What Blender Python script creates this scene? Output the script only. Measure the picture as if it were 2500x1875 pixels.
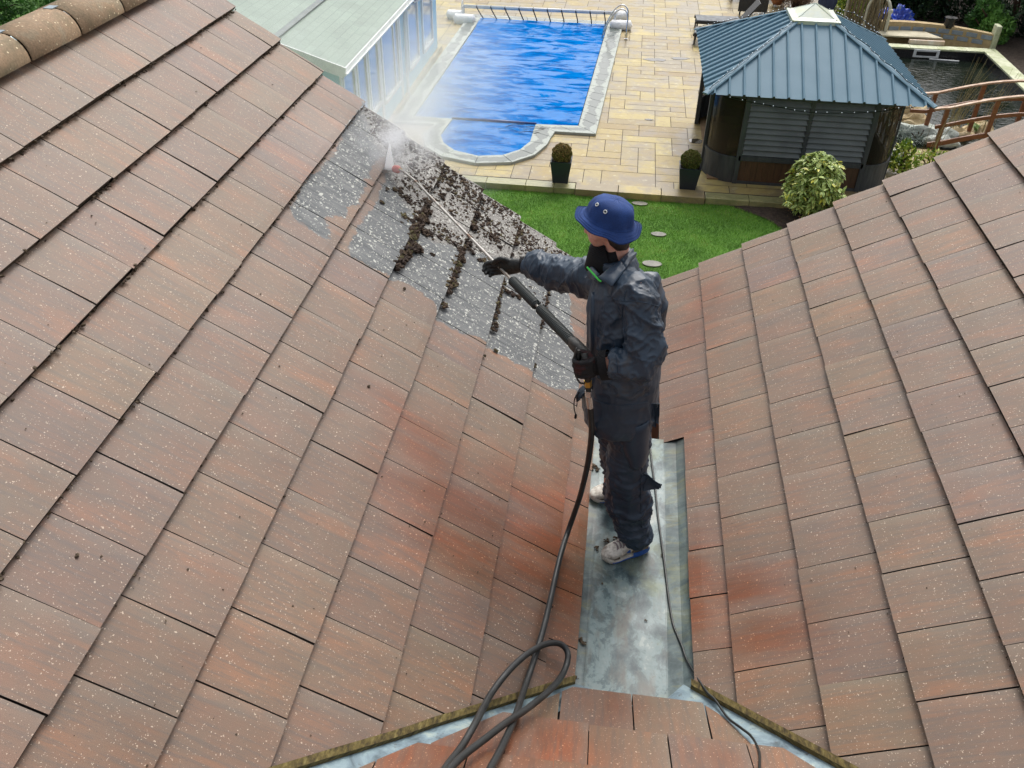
import bpy, bmesh, math, random
import numpy as np
from mathutils import Vector, Matrix, noise as mn
R=math.radians
for o in list(bpy.data.objects): bpy.data.objects.remove(o)
scene=bpy.context.scene; col=scene.collection
rng=random.Random(7); nr=np.random.default_rng(7)

# ---------------- camera ----------------
CAM=Vector((0.08304,-2.97533,3.22071)); TH,PS,RO,FL=0.649923,0.11634,0.021434,2101.19
_h=Vector((-math.sin(PS),math.cos(PS),0)); _z=Vector((0,0,1))
cF=(_h*math.cos(TH)-_z*math.sin(TH)); cU=_h*math.sin(TH)+_z*math.cos(TH); cR=cF.cross(cU)
cR,cU=(cR*math.cos(RO)+cU*math.sin(RO)),(-cR*math.sin(RO)+cU*math.cos(RO))
cam=bpy.data.cameras.new('camera'); co=bpy.data.objects.new('camera',cam); col.objects.link(co)
m=Matrix((cR,cU,-cF)).transposed().to_4x4(); m.translation=CAM; co.matrix_world=m
cam.sensor_fit='HORIZONTAL'; cam.sensor_width=36; cam.lens=36*FL/2500; cam.clip_start=.05; cam.clip_end=500
scene.camera=co
# ---------------- world, sun, exposure ----------------
w=bpy.data.worlds.new('World'); scene.world=w; w.use_nodes=True; nt=w.node_tree; nt.nodes.clear()
SUN_EL,SUN_AZ=R(52),R(8)       # azimuth measured from +Y towards +X
sky=nt.nodes.new('ShaderNodeTexSky'); sky.sky_type='NISHITA'; sky.sun_disc=False
sky.sun_elevation=SUN_EL; sky.sun_rotation=SUN_AZ; sky.dust_density=5; sky.air_density=1.0; sky.ozone_density=.6
hs=nt.nodes.new('ShaderNodeHueSaturation'); hs.inputs['Saturation'].default_value=.30
bg=nt.nodes.new('ShaderNodeBackground'); bg.inputs[1].default_value=.14
wo=nt.nodes.new('ShaderNodeOutputWorld')
nt.links.new(sky.outputs[0],hs.inputs['Color']); nt.links.new(hs.outputs[0],bg.inputs[0]); nt.links.new(bg.outputs[0],wo.inputs[0])
sl=bpy.data.lights.new('sun','SUN'); sl.energy=.8; sl.angle=R(26); sl.color=(1,.96,.9)
so=bpy.data.objects.new('sun',sl); col.objects.link(so)
sd=Vector((math.sin(SUN_AZ)*math.cos(SUN_EL),math.cos(SUN_AZ)*math.cos(SUN_EL),math.sin(SUN_EL)))
so.rotation_euler=sd.to_track_quat('Z','Y').to_euler()
scene.view_settings.view_transform='Standard'; scene.view_settings.look='None'
scene.view_settings.exposure=0.66; scene.view_settings.gamma=1
scene.render.engine='CYCLES'
scene.cycles.volume_step_rate=1.5; scene.cycles.volume_max_steps=96; scene.cycles.volume_bounces=4; scene.cycles.max_bounces=10

# ---------------- point helpers (photo pixel + a known plane -> world point) ----------------
D=1.1302
def ray(x,y): return (cR*((x-1250)/FL)-cU*((y-937.5)/FL)+cF)
def pz(x,y,z): d=ray(x,y); return CAM+d*((z-CAM.z)/d.z)
def py(x,y,Y): d=ray(x,y); return CAM+d*((Y-CAM.y)/d.y)
def px_(x,y,X): d=ray(x,y); return CAM+d*((X-CAM.x)/d.x)
def K(dx,dy,Y): return py(dx*D,dy*D,Y)
def zg(x,y): return (1680+x*.2893,y*.2893)
def r2(x,y): return (2050+x*.2411,y*.2411)
def r3(x,y): return (560+x*.2667,y*.2667)
def zp(x,y): return (1050+x*.3029,y*.3029)
G=-4.2
# ---------------- object helpers ----------------
def tag(o,label=None,cat=None,group=None,kind=None):
    if label:o['label']=label
    if cat:o['category']=cat
    if group:o['group']=group
    if kind:o['kind']=kind
    return o
def empty(name,loc=(0,0,0),label=None,cat=None,group=None):
    o=bpy.data.objects.new(name,None); o.location=loc; o.empty_display_size=.1; col.objects.link(o)
    return tag(o,label,cat,group)
def link(name,me,mat,parent=None,smooth=False,loc=None):
    mats=mat if isinstance(mat,(list,tuple)) else [mat]
    for mm in mats: me.materials.append(mm)
    o=bpy.data.objects.new(name,me); col.objects.link(o)
    if parent is not None:
        o.parent=parent; o.location=-Vector(parent.location) if parent.parent is None and parent.type=='EMPTY' else (0,0,0)
        if parent.type!='EMPTY': o.location=(0,0,0)
    if smooth: me.polygons.foreach_set('use_smooth',[True]*len(me.polygons))
    return o
class MB:
    """collects geometry in world coordinates -> ONE mesh object"""
    def __init__(s): s.v=[]; s.f=[]; s.m=[]; s.a={}
    def add(s,vs,fs,mi=0,**at):
        b=len(s.v); s.v+= [tuple(v) for v in vs]; s.f+=[tuple(b+i for i in f) for f in fs]; s.m+=[mi]*len(fs)
        for k,val in at.items():
            l=s.a.setdefault(k,[]); l+= [0.0]*(b-len(l)); l+= (list(val) if hasattr(val,'__len__') else [val]*len(vs))
        return s
    def box(s,c,d,mi=0,rot=None,**at):
        c=Vector(c); x,y,z=[q/2 for q in d]
        vs=[Vector((i*x,j*y,k*z)) for i in(-1,1) for j in(-1,1) for k in(-1,1)]
        if rot is not None: vs=[rot@v for v in vs]
        return s.add([c+v for v in vs],[(0,1,3,2),(4,6,7,5),(0,4,5,1),(2,3,7,6),(0,2,6,4),(1,5,7,3)],mi,**at)
    def box2(s,a,b,mi=0,**at): 
        a=Vector(a);b=Vector(b); return s.box((a+b)/2,[abs(q) for q in (b-a)],mi,**at)
    def beam(s,a,b,w,h,up=(0,0,1),mi=0,**at):
        a=Vector(a);b=Vector(b);d=(b-a); L=d.length; d.normalize(); u=Vector(up); r=d.cross(u)
        if r.length<1e-4: r=d.cross(Vector((0,1,0)))
        r.normalize(); u=r.cross(d); rot=Matrix((r,d,u)).transposed()
        return s.box((a+b)/2,(w,L,h),mi,rot,**at)
    def tube(s,pts,rad,n=10,mi=0,side=None,caps=True,ex=2.0,**at):
        """rad: r or (ra,rb) per point; side: direction of ra"""
        pts=[Vector(p) for p in pts]; N=len(pts)
        if not hasattr(rad,'__len__'): rad=[rad]*N
        rad=[(q,q) if not hasattr(q,'__len__') else q for q in rad]
        vs=[];pr=None
        for i,p in enumerate(pts):
            t=(pts[min(i+1,N-1)]-pts[max(i-1,0)]).normalized()
            if side is not None: sv=Vector(side[i] if hasattr(side[0],'__len__') else side)
            elif pr is not None: sv=pr
            else: sv=Vector((0,0,1)) if abs(t.z)<.9 else Vector((1,0,0))
            u=(sv-t*sv.dot(t)); 
            if u.length<1e-5: u=t.orthogonal()
            u.normalize(); pr=u; v=t.cross(u); ra,rb=rad[i]
            for k in range(n):
                a=2*math.pi*k/n; c_,s_=math.cos(a),math.sin(a)
                if ex!=2.0:
                    c_=math.copysign(abs(c_)**(2/ex),c_); s_=math.copysign(abs(s_)**(2/ex),s_)
                vs.append(p+u*(c_*ra)+v*(s_*rb))
        fs=[(i*n+k,i*n+(k+1)%n,(i+1)*n+(k+1)%n,(i+1)*n+k) for i in range(N-1) for k in range(n)]
        if caps: fs+= [tuple(reversed(range(n))),tuple((N-1)*n+k for k in range(n))]
        return s.add(vs,fs,mi,**at)
    def prism(s,poly,z0,z1,mi=0,**at):
        n=len(poly); vs=[(p[0],p[1],z0) for p in poly]+[(p[0],p[1],z1) for p in poly]
        return s.add(vs,[tuple(reversed(range(n))),tuple(range(n,2*n))]+[(i,(i+1)%n,n+(i+1)%n,n+i) for i in range(n)],mi,**at)
    def ico(s,c,r,sub=1,jit=0,sq=(1,1,1),mi=0,rot=None,seed=0,**at):
        vs,fs=ICO[sub]; c=Vector(c); out=[]
        for v in vs:
            k=1+ (jit*mn.noise(v*1.7+Vector((seed*3.1,seed*1.7,seed))) if jit else 0)
            q=Vector((v.x*sq[0],v.y*sq[1],v.z*sq[2]))*r*k
            if rot is not None:q=rot@q
            out.append(c+q)
        return s.add(out,fs,mi,**at)
    def mesh(s,name):
        me=bpy.data.meshes.new(name); me.from_pydata(s.v,[],s.f); me.polygons.foreach_set('material_index',s.m)
        for k,l in s.a.items():
            l+= [0.0]*(len(s.v)-len(l)); a=me.attributes.new(k,'FLOAT','POINT'); a.data.foreach_set('value',l)
        me.update(); return me
    def build(s,name,mat,parent=None,smooth=False,bevel=0,fixn=False):
        me=s.mesh(name)
        if fixn:
            bm=bmesh.new(); bm.from_mesh(me); bmesh.ops.recalc_face_normals(bm,faces=bm.faces); bm.to_mesh(me); bm.free()
        o=link(name,me,mat,parent,smooth)
        if bevel:
            b=o.modifiers.new('b','BEVEL'); b.width=bevel; b.segments=2; b.limit_method='ANGLE'
        return o
ICO={}
for sb in (0,1,2,3):
    bm=bmesh.new()
    bmesh.ops.create_icosphere(bm,subdivisions=sb if sb else 1,radius=1)
    if sb==0:
        bm.free(); bm=bmesh.new(); bmesh.ops.create_cube(bm,size=1.3); 
    ICO[sb]=([v.co.copy() for v in bm.verts],[tuple(v.index for v in f.verts) for f in bm.faces]); bm.free()
def spline(pts,n=8):
    P=[Vector(p) for p in pts]; P=[P[0]*2-P[1]]+P+[P[-1]*2-P[-2]]; out=[]
    for i in range(1,len(P)-2):
        a,b,c,d=P[i-1:i+3]
        for k in range(n):
            t=k/n; out.append(.5*((2*b)+(c-a)*t+(2*a-5*b+4*c-d)*t*t+(3*b-a-3*c+d)*t**3))
    out.append(P[-2]); return out
def rspline(vals,n=8): return [ (q[0],q[1]) for q in spline([(v[0],v[1],0) if hasattr(v,'__len__') else (v,v,0) for v in vals],n)]

# ---------------- materials ----------------
class NT:
    def __init__(s,name):
        s.mat=bpy.data.materials.new(name); s.mat.use_nodes=True; s.t=s.mat.node_tree; s.t.nodes.clear()
        s.out=s.t.nodes.new('ShaderNodeOutputMaterial')
    def n(s,typ,props=None,**inp):
        nd=s.t.nodes.new('ShaderNode'+typ)
        for k,v in (props or {}).items(): setattr(nd,k,v)
        for k,v in inp.items():
            k=k.replace('_',' ')
            if k.startswith('i') and k[1:].isdigit(): sock=nd.inputs[int(k[1:])]
            else: sock=nd.inputs[k]
            s.set(sock,v)
        return nd
    def set(s,sock,v):
        if isinstance(v,bpy.types.NodeSocket): s.t.links.new(v,sock)
        elif isinstance(v,bpy.types.Node): s.t.links.new(v.outputs[0],sock)
        else:
            if hasattr(v,'__len__') and len(v)==3 and sock.type=='RGBA': v=(*v,1)
            if sock.type=='RGBA' and not hasattr(v,'__len__'): v=(v,v,v,1)
            sock.default_value=v
    def math(s,op,a,b=0,c=0,clamp=False):
        return s.n('Math',{'operation':op,'use_clamp':clamp},i0=a,i1=b,i2=c).outputs[0]
    def mix(s,f,a,b,bt='MIX'):
        return s.n('MixRGB',{'blend_type':bt},i0=f,i1=a,i2=b).outputs[0]
    def ramp(s,f,stops,interp='LINEAR'):
        nd=s.t.nodes.new('ShaderNodeValToRGB'); cr=nd.color_ramp; cr.interpolation=interp
        while len(cr.elements)<len(stops): cr.elements.new(.5)
        for e,(p,c) in zip(cr.elements,stops):
            e.position=p; e.color=(*c,1) if hasattr(c,'__len__') else (c,c,c,1)
        s.set(nd.inputs[0],f); return nd.outputs[0]
    def mr(s,v,a,b,c=0,d=1): return s.n('MapRange',None,i0=v,i1=a,i2=b,i3=c,i4=d).outputs[0]
    def obj(s): return s.n('TexCoord').outputs['Object']
    def sc(s,vec,x,y=None,z=None):
        if y is None:y=z=x
        return s.n('Mapping',None,Vector=vec,Scale=(x,y,z)).outputs[0]
    def noise(s,vec,scale,detail=3,rough=.5,dist=0):
        return s.n('TexNoise',None,Vector=vec,Scale=scale,Detail=detail,Roughness=rough,Distortion=dist).outputs[0]
    def vor(s,vec,scale,feat='F1'):
        return s.n('TexVoronoi',{'feature':feat},Vector=vec,Scale=scale)
    def attr(s,name,typ='GEOMETRY'): return s.n('Attribute',{'attribute_name':name,'attribute_type':typ}).outputs['Fac']
    def bump(s,h,strength=.3,dist=.01,nrm=None):
        nd=s.n('Bump',None,Height=h,Strength=strength,Distance=dist)
        if nrm is not None: s.set(nd.inputs['Normal'],nrm)
        return nd.outputs[0]
    def bsdf(s,**k):
        nd=s.n('BsdfPrincipled')
        for kk,v in k.items(): s.set(nd.inputs[kk.replace('_',' ')],v)
        s.t.links.new(nd.outputs[0],s.out.inputs[0]); return s.mat
def M(name,c1,c2=None,rough=.6,scale=6,metal=0,bump=.15,bscale=60,contrast=(.35,.65),spec=.5,coat=0,stretch=(1,1,1),rv=.1,bd=.004):
    """two-tone weathered material with fine grain"""
    t=NT(name); v=t.sc(t.obj(),*stretch)
    c2=c2 or tuple(x*.8 for x in c1)
    n1=t.noise(v,scale,5,.6); n2=t.noise(v,bscale,3,.6)
    c=t.ramp(n1,[(contrast[0],c2),(contrast[1],c1)])
    c=t.mix(.35,c,t.ramp(n2,[(.3,.55),(.7,1.15)]),'MULTIPLY')
    r=t.mr(n1,.3,.7,min(1,rough+rv),max(.02,rough-rv))
    return t.bsdf(Base_Color=c,Roughness=r,Metallic=metal,Normal=t.bump(n2,bump,bd),Specular_IOR_Level=spec,Coat_Weight=coat)
def leafmat(name,stops,rough=.5,sub=0.0):
    t=NT(name); a=t.attr('rnd'); c=t.ramp(a,stops)
    b=t.bsdf(Base_Color=c,Roughness=rough,Specular_IOR_Level=.35)
    return b
def leafobj(name,cen,size,mat,parent=None,up=0.0,aspect=.5,dirs=None,rnd=None,fold=.0):
    """many small diamond leaves at centres (Nx3)"""
    cen=np.asarray(cen,float); N=len(cen); size=np.broadcast_to(size,(N,)).astype(float)*nr.uniform(.7,1.3,N)
    if dirs is None: d=nr.normal(size=(N,3)); d[:,2]+=up
    else: d=np.asarray(dirs,float)+nr.normal(size=(N,3))*.25
    d/=np.linalg.norm(d,axis=1)[:,None]
    q=nr.normal(size=(N,3)); s=np.cross(d,q); s/=np.linalg.norm(s,axis=1)[:,None]
    nn=np.cross(d,s)
    a=cen-d*size[:,None]*.5; b=cen+s*(size*aspect*.5)[:,None]+nn*(size*fold)[:,None]; c=cen+d*size[:,None]*.5; e=cen-s*(size*aspect*.5)[:,None]+nn*(size*fold)[:,None]
    V=np.stack([a,b,c,e],1).reshape(-1,3); me=bpy.data.meshes.new(name)
    me.vertices.add(4*N); me.vertices.foreach_set('co',V.ravel())
    if fold: 
        F=np.arange(4*N).reshape(N,4); T=np.stack([F[:,[0,1,2]],F[:,[0,2,3]]],1).reshape(-1,3); 
        me.loops.add(len(T)*3); me.loops.foreach_set('vertex_index',T.ravel()); me.polygons.add(len(T)); me.polygons.foreach_set('loop_start',np.arange(len(T))*3)
    else:
        me.loops.add(4*N); me.loops.foreach_set('vertex_index',np.arange(4*N)); me.polygons.add(N); me.polygons.foreach_set('loop_start',np.arange(N)*4)
    me.update(calc_edges=True); me.validate()
    at=me.attributes.new('rnd','FLOAT','POINT'); rv=nr.random(N) if rnd is None else np.asarray(rnd); at.data.foreach_set('value',np.repeat(rv,4))
    return link(name,me,mat,parent)
def blobpts(c,r,n,lumps=14,shell=.75,seed=1):
    """points spread through an uneven, lumpy crown"""
    g=np.random.default_rng(seed); c=np.array(c,float); r=np.array(r,float)*np.ones(3)
    dl=g.normal(size=(lumps,3)); dl/=np.linalg.norm(dl,axis=1)[:,None]; dl*=g.uniform(.35,.8,(lumps,1)); rl=g.uniform(.25,.5,lumps)
    i=g.integers(0,lumps,n); d=g.normal(size=(n,3)); d/=np.linalg.norm(d,axis=1)[:,None]
    rad=g.uniform(shell,1.0,n)**.7
    p=dl[i]+d*(rl[i]*rad)[:,None]
    return c+p*r
# ======================= ROOF =======================
def tile_material(name,gm=True):
    t=NT(name)
    uv=t.n('UVMap').outputs[0]; tr=t.attr('tr')
    sep=t.n('SeparateXYZ',None,i0=uv); p,s=sep.outputs[0],sep.outputs[1]
    trz=t.math('MULTIPLY',tr,37.0)
    def vec(kp,ks): return t.n('CombineXYZ',None,X=t.math('MULTIPLY',p,kp),Y=t.math('MULTIPLY',s,ks),Z=trz).outputs[0]
    vflat=t.n('CombineXYZ',None,X=p,Y=s,Z=0.0).outputs[0]
    band=t.noise(vec(7,1.3),1,3,.55,.3); fine=t.noise(vec(60,4.5),1,4,.65); grit=t.noise(vflat,420,2,.7); blot=t.noise(vec(6,5),1,4,.6)
    big=t.noise(vflat,1.1,3,.5)
    pink=(.200,.113,.073); grey=(.168,.119,.083)
    c=t.mix(t.mr(blot,.3,.7),grey,pink)
    c=t.mix(t.math('MULTIPLY',t.ramp(band,[(.52,0),(.66,1)]),t.mr(blot,.3,.7,.25,.75),clamp=True),c,(.29,.130,.064))
    c=t.mix(t.math('MULTIPLY',t.ramp(fine,[(.40,1),(.52,0)]),.6),c,(.125,.10,.082))
    # paler band along one side of every tile, darker towards the head
    c=t.mix(t.mr(t.attr('tu'),.78,1.0,0,.35),c,(.22,.19,.15))
    c=t.mix(1,c,t.n('CombineXYZ',None,X=t.mr(tr,0,1,.94,1.06),Y=t.mr(tr,0,1,.94,1.06),Z=t.mr(t.math('FRACT',t.math('MULTIPLY',tr,29.0)),0,1,.93,1.06)).outputs[0],'MULTIPLY')
    c=t.mix(1,c,t.mr(big,.3,.7,.88,1.1),'MULTIPLY')
    c=t.mix(.8,c,t.ramp(grit,[(.3,.6),(.7,1.25)]),'MULTIPLY')
    dk=t.vor(vflat,120); c=t.mix(t.math('MULTIPLY',t.math('LESS_THAN',dk.outputs['Distance'],.16),t.math('GREATER_THAN',t.n('SeparateXYZ',None,i0=dk.outputs['Color']).outputs[0],.55)),c,(.1,.075,.06))
    # pale mineral specks
    for sc_,rad,th in ((75,.15,.60),(170,.2,.62)):
        vv=t.vor(t.mix(.015,vflat,t.n('TexNoise',None,Vector=vflat,Scale=90.0).outputs[1]),sc_)
        cr=t.n('SeparateXYZ',None,i0=vv.outputs['Color'])
        msk=t.math('MULTIPLY',t.math('LESS_THAN',vv.outputs['Distance'],t.math('MULTIPLY',cr.outputs[1],rad*1.6)),t.math('GREATER_THAN',cr.outputs[0],th))
        c=t.mix(t.math('MULTIPLY',msk,.65),c,(.62,.50,.38))
    # splashed orange silt left where the wash water ran
    wet=t.attr('wet'); wn=t.noise(vec(9,2),1,4,.7); wm=t.math('MULTIPLY',wet,t.mr(wn,.3,.56,.45,1.35),clamp=True)
    c=t.mix(t.math('MULTIPLY',wm,.95),c,t.mix(1,c,(.92,.43,.19),'MULTIPLY'))
    so_=t.attr('soak'); c=t.mix(t.math('MULTIPLY',so_,.45),c,t.mix(1,c,(.5,.47,.45),'MULTIPLY')); rough=t.math('SUBTRACT',t.mr(wm,0,1,.52,.42),t.math('MULTIPLY',so_,.25))
    h=t.math('ADD',t.math('MULTIPLY',grit,.7),t.math('MULTIPLY',fine,.8))
    if gm:
        sdn=t.noise(vflat,16,5,.6); a=t.math('ADD',t.attr('gm'),t.math('MULTIPLY',t.math('SUBTRACT',sdn,.5),.10))
        mask=t.mr(a,-.004,.006)
        g1=t.noise(vec(45,5),1,5,.7); gc=t.ramp(g1,[(.3,(.075,.082,.088)),(.55,(.15,.158,.16)),(.75,(.25,.25,.24))])
        up=t.mr(t.attr('up'),0,1); n5=t.noise(vflat,55,5,.75)
        gc=t.mix(t.math('MULTIPLY',up,t.ramp(n5,[(.42,0),(.5,.8)])),gc,(.29,.275,.25))
        gc=t.mix(t.math('MULTIPLY',up,t.ramp(n5,[(.42,1),(.475,0)])),gc,(.060,.043,.033))
        gc=t.mix(.8,gc,t.ramp(grit,[(.3,.55),(.7,1.3)]),'MULTIPLY')
        hh=0
        wv=t.mix(.03,vflat,t.n('TexNoise',None,Vector=vflat,Scale=60.0).outputs[1])
        for sc_,rad,th in ((42,.42,.30),(85,.42,.45)):
            vv=t.vor(wv,sc_); cr=t.n('SeparateXYZ',None,i0=vv.outputs['Color'])
            msk=t.math('MULTIPLY',t.math('LESS_THAN',vv.outputs['Distance'],t.math('MULTIPLY',cr.outputs[1],rad)),t.math('GREATER_THAN',cr.outputs[0],th))
            gc=t.mix(t.math('MULTIPLY',msk,.9),gc,t.mix(cr.outputs[2],(.60,.60,.53),(.38,.39,.365)))
        c=t.mix(mask,c,gc); rough=t.mix(mask,rough,.75)
    return t.bsdf(Base_Color=c,Roughness=rough,Normal=t.bump(h,.28,.003),Specular_IOR_Level=.42)
mTile=tile_material('roof_tile')
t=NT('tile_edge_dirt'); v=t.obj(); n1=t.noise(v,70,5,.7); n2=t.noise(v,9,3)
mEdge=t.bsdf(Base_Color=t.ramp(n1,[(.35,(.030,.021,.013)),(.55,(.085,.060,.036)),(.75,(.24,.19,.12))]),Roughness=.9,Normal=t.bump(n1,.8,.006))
mUnder=M('roof_underlay',(.012,.009,.007),rough=.95)

GL,AL=.33512,R(35.385); YL0=-1.17433
GR,AR=.33931,R(33.269); YR0=-.70182; XR,ZR=.79133,.05956
GN,AN=.335,R(34.5)
def LP(s,y,h=0): u=s-10*GL; return Vector((u*math.cos(AL)+h*math.sin(AL),y,-u*math.sin(AL)+h*math.cos(AL)))
def RP(s,y,h=0): u=s-GR; return Vector((XR+u*math.cos(AR)-h*math.sin(AR),y,ZR+u*math.sin(AR)+h*math.cos(AR)))   # s grows UP the slope here
def NP(s,x,h=0): return Vector((x,-.74-s*math.cos(AN)+h*math.sin(AN),-.075+s*math.sin(AN)+h*math.cos(AN)))       # s grows up, towards -Y
def onplane(x,y,P0,n): d=ray(x,y); t_=(P0-CAM).dot(n)/d.dot(n); return CAM+d*t_
def onL(x,y,h=0): q=onplane(x,y,LP(0,0,h),Vector((math.sin(AL),0,math.cos(AL)))); return q
def onR(x,y,h=0): return onplane(x,y,RP(0,0,h),Vector((-math.sin(AR),0,math.cos(AR))))
def onN(x,y,h=0): return onplane(x,y,NP(0,0,h),Vector((0,math.sin(AN),math.cos(AN))))
def sL(q): return 10*GL+q.x/math.cos(AL)
def sR(q): return GR+(q.x-XR)/math.cos(AR)
def near(x,y,h=.02):
    "lowest hit of the three slopes -> the surface really seen there"
    c=[onL(x,y,h),onR(x,y,h),onN(x,y,h)]; return min(c,key=lambda q:(q-CAM).length if False else (q-CAM).length*1)

# dirty area outline in photo pixels (region 620,200 x.4582)
_poly=[(585,95),(545,175),(500,215),(470,300),(440,360),(370,440),(290,500),(240,590),(205,690),(262,735),(330,800),(415,855),(405,790),(380,720),(450,705),(492,745),(500,662),(560,655),(600,540),(618,480),(650,420),(690,395),(735,400),(735,440),(712,478),(700,520),(655,640),(612,690),(575,750),(510,850),(525,905),(560,935),(620,975),(700,1020),(740,1050),(800,1045),(850,1075),(920,1130),(975,1185),(980,1245),(1050,1290),(1130,1335),(1180,1350),(1230,1375),(1260,1400),(1330,1445),(1400,1495),(1480,1535),(1560,1600),(1640,1640),(1745,1640),(1700,1300),(1690,1200),(1700,1000),(1800,900),(1610,840)]
POLY=[]
for a,b in _poly:
    q=onL(620+a*.4582,200+b*.4582); POLY.append((sL(q),q.y))
POLY=np.array(POLY)
def sdf(s,y):
    "positive inside the uncleaned area"
    x=POLY; n=len(x); p=np.array([s,y]); a=x; b=np.roll(x,-1,0); e=b-a; wv=p-a
    t_=np.clip((wv*e).sum(1)/(e*e).sum(1),0,1); dd=np.linalg.norm(wv-e*t_[:,None],axis=1).min()
    c=((a[:,1]>y)!=(b[:,1]>y))&(s<(b[:,0]-a[:,0])*(y-a[:,1])/(b[:,1]-a[:,1]+1e-12)+a[:,0])
    return dd if c.sum()%2 else -dd
_up=[(585,95),(640,300),(700,395),(760,560),(880,740),(960,850),(1100,880),(1240,900),(1400,1000),(1560,1060),(1760,1100),(1900,950),(1610,800)]
UP=[]
for a,b in _up:
    q=onL(620+a*.4582,200+b*.4582); UP.append((sL(q),q.y))
UPa=np.array(UP)
def insd(P,s,y):
    a=P;b=np.roll(P,-1,0); c=((a[:,1]>y)!=(b[:,1]>y))&(s<(b[:,0]-a[:,0])*(y-a[:,1])/(b[:,1]-a[:,1]+1e-12)+a[:,0]); return c.sum()%2==1
def wetspots(fn,lst):
    out=[]
    for x,y,rs,ry,k in lst: q=fn(x*D,y*D); out.append((q,rs,ry,k))
    return out
WL=wetspots(onL,[(880,900,.3,.10,.8),(930,960,.26,.18,.9),(1000,1085,.34,.15,.95),(1150,1070,.3,.12,1),(1100,1130,.4,.16,.8),(1000,1180,.34,.14,.85),(905,1060,.28,.11,.7),(1180,1180,.3,.2,.9),(1140,1240,.3,.1,.6),(1225,1120,.18,.5,.9),(1225,1300,.12,.4,.8),(1150,1020,.3,.06,.5)])
WR=wetspots(onR,[(1500,1230,.12,.22,1),(1500,1320,.1,.16,.9),(1600,1265,.2,.12,1),(1660,1360,.24,.12,.9),(1640,1400,.2,.08,.6),(1510,1140,.12,.08,.7),(1530,640,.16,.3,.6),(1500,700,.2,.3,.6),(1480,900,.14,.4,.55)])
WN=wetspots(onN,[(1000,1620,.2,.25,.8),(1150,1600,.25,.3,.7),(1330,1520,.2,.12,.6),(900,1640,.2,.2,.7),(1560,1640,.15,.15,.4)])
class Slope:
    def __init__(s,P): s.P=P; s.v=[];s.f=[];s.mi=[];s.uv=[];s.tr=[];s.gm=[];s.wet=[];s.up=[];s.tu=[]; s.sk=[]
    def tile(s,s0,s1,y0,y1,down,nx=2,ny=2,gmf=None,wl=(),th=.034,dirt=1,jit=1):
        """s0 head, s1 tail edge (down-slope); heights run 0-th at head to 0 at tail"""
        tr=rng.random(); j=rng.uniform(-.0035,.0035)*jit; tw=rng.uniform(-.003,.003)*jit; ga=.0022+ (rng.random()**3)*.0045; dj=rng.uniform(-.004,.004)*jit
        sg=1 if s1>s0 else -1
        b=len(s.v); Y0,Y1=y0+ga,y1-ga*.6
        for i in range(nx+1):
            for k in range(ny+1):
                fs=i/nx; fy=k/ny; ss=s0+(s1+dj-s0)*fs; yy=Y0+(Y1-Y0)*fy
                h=-th*(1-fs)+j*fs+tw*(fy-.5)*fs
                if i==nx: h-=.0025
                s.v.append(s.P(ss,yy,h)); s.uv.append((yy,ss)); s.tr.append(tr); s.tu.append(fy)
                q=s.v[-1]
                g=gmf(ss,yy) if gmf else -1; s.gm.append(g); s.up.append(1.0 if (gmf and g>0 and insd(UPa,ss,yy)) else 0.0)
                wv=0
                for (c,rs,ry,kk) in wl:
                    d_=q-c; ds=math.hypot(d_.x,d_.z) if s.P is not NP else math.hypot(d_.y,d_.z); dy=d_.y if s.P is not NP else d_.x
                    wv=max(wv,kk*math.exp(-(ds/rs)**2-(dy/ry)**2))
                s.wet.append(min(1,wv)); s.sk.append(math.exp(-((ss-6.2*GL)/.75)**2-((yy-2.05)/.38)**2) if gmf or s.P is LP else 0.0)
        for i in range(nx):
            for k in range(ny):
                a=b+i*(ny+1)+k; s.f.append((a,a+1,a+ny+2,a+ny+1)); s.mi.append(0)
        # tail face and side faces going down
        def skirt(idx,mi,dh):
            b2=len(s.v)
            for i in idx:
                v=s.v[i]; s.v.append(v+(s.P(0,0,-dh)-s.P(0,0,0))+ (s.P(.004*sg,0,0)-s.P(0,0,0) if mi==1 else Vector((0,0,0)))*-1); s.uv.append(s.uv[i]); s.tr.append(tr); s.gm.append(s.gm[i]); s.up.append(s.up[i]); s.wet.append(s.wet[i]); s.tu.append(.5); s.sk.append(s.sk[i])
            for q in range(len(idx)-1): s.f.append((idx[q],idx[q+1],b2+q+1,b2+q)); s.mi.append(mi)
        skirt([b+nx*(ny+1)+k for k in range(ny+1)],1,th+.012)
        skirt([b+i*(ny+1) for i in range(nx+1)],2,.02); skirt([b+i*(ny+1)+ny for i in range(nx+1)],2,.02)
    def build(s,name,parent,clips=()):
        me=bpy.data.meshes.new(name); me.from_pydata(s.v,[],s.f); me.polygons.foreach_set('material_index',s.mi)
        uvl=me.uv_layers.new(name='UVMap'); li=np.empty(len(me.loops),int); me.loops.foreach_get('vertex_index',li)
        uvl.data.foreach_set('uv',np.array(s.uv)[li].ravel())
        for k,l in (('tr',s.tr),('gm',s.gm),('wet',s.wet),('up',s.up),('tu',s.tu),('soak',s.sk)):
            a=me.attributes.new(k,'FLOAT','POINT'); a.data.foreach_set('value',l)
        bm=bmesh.new(); bm.from_mesh(me)
        for co_,no in clips: bmesh.ops.bisect_plane(bm,geom=bm.verts[:]+bm.edges[:]+bm.faces[:],plane_co=co_,plane_no=no,clear_outer=True)
        bmesh.ops.recalc_face_normals(bm,faces=bm.faces[:]) if False else None
        bm.to_mesh(me); bm.free()
        return link(name,me,[mTile,mEdge,mUnder],parent)
house=empty('house',(0,0,-4.3),'house with brown tiled roof slopes meeting at a grey metal valley gutter','house')
VL=.977; vLn=Vector((VL,-1,0)).normalized(); vLp=Vector((.124,-.725,0))      # keep y > line  (normal points outwards = towards -y)
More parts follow.
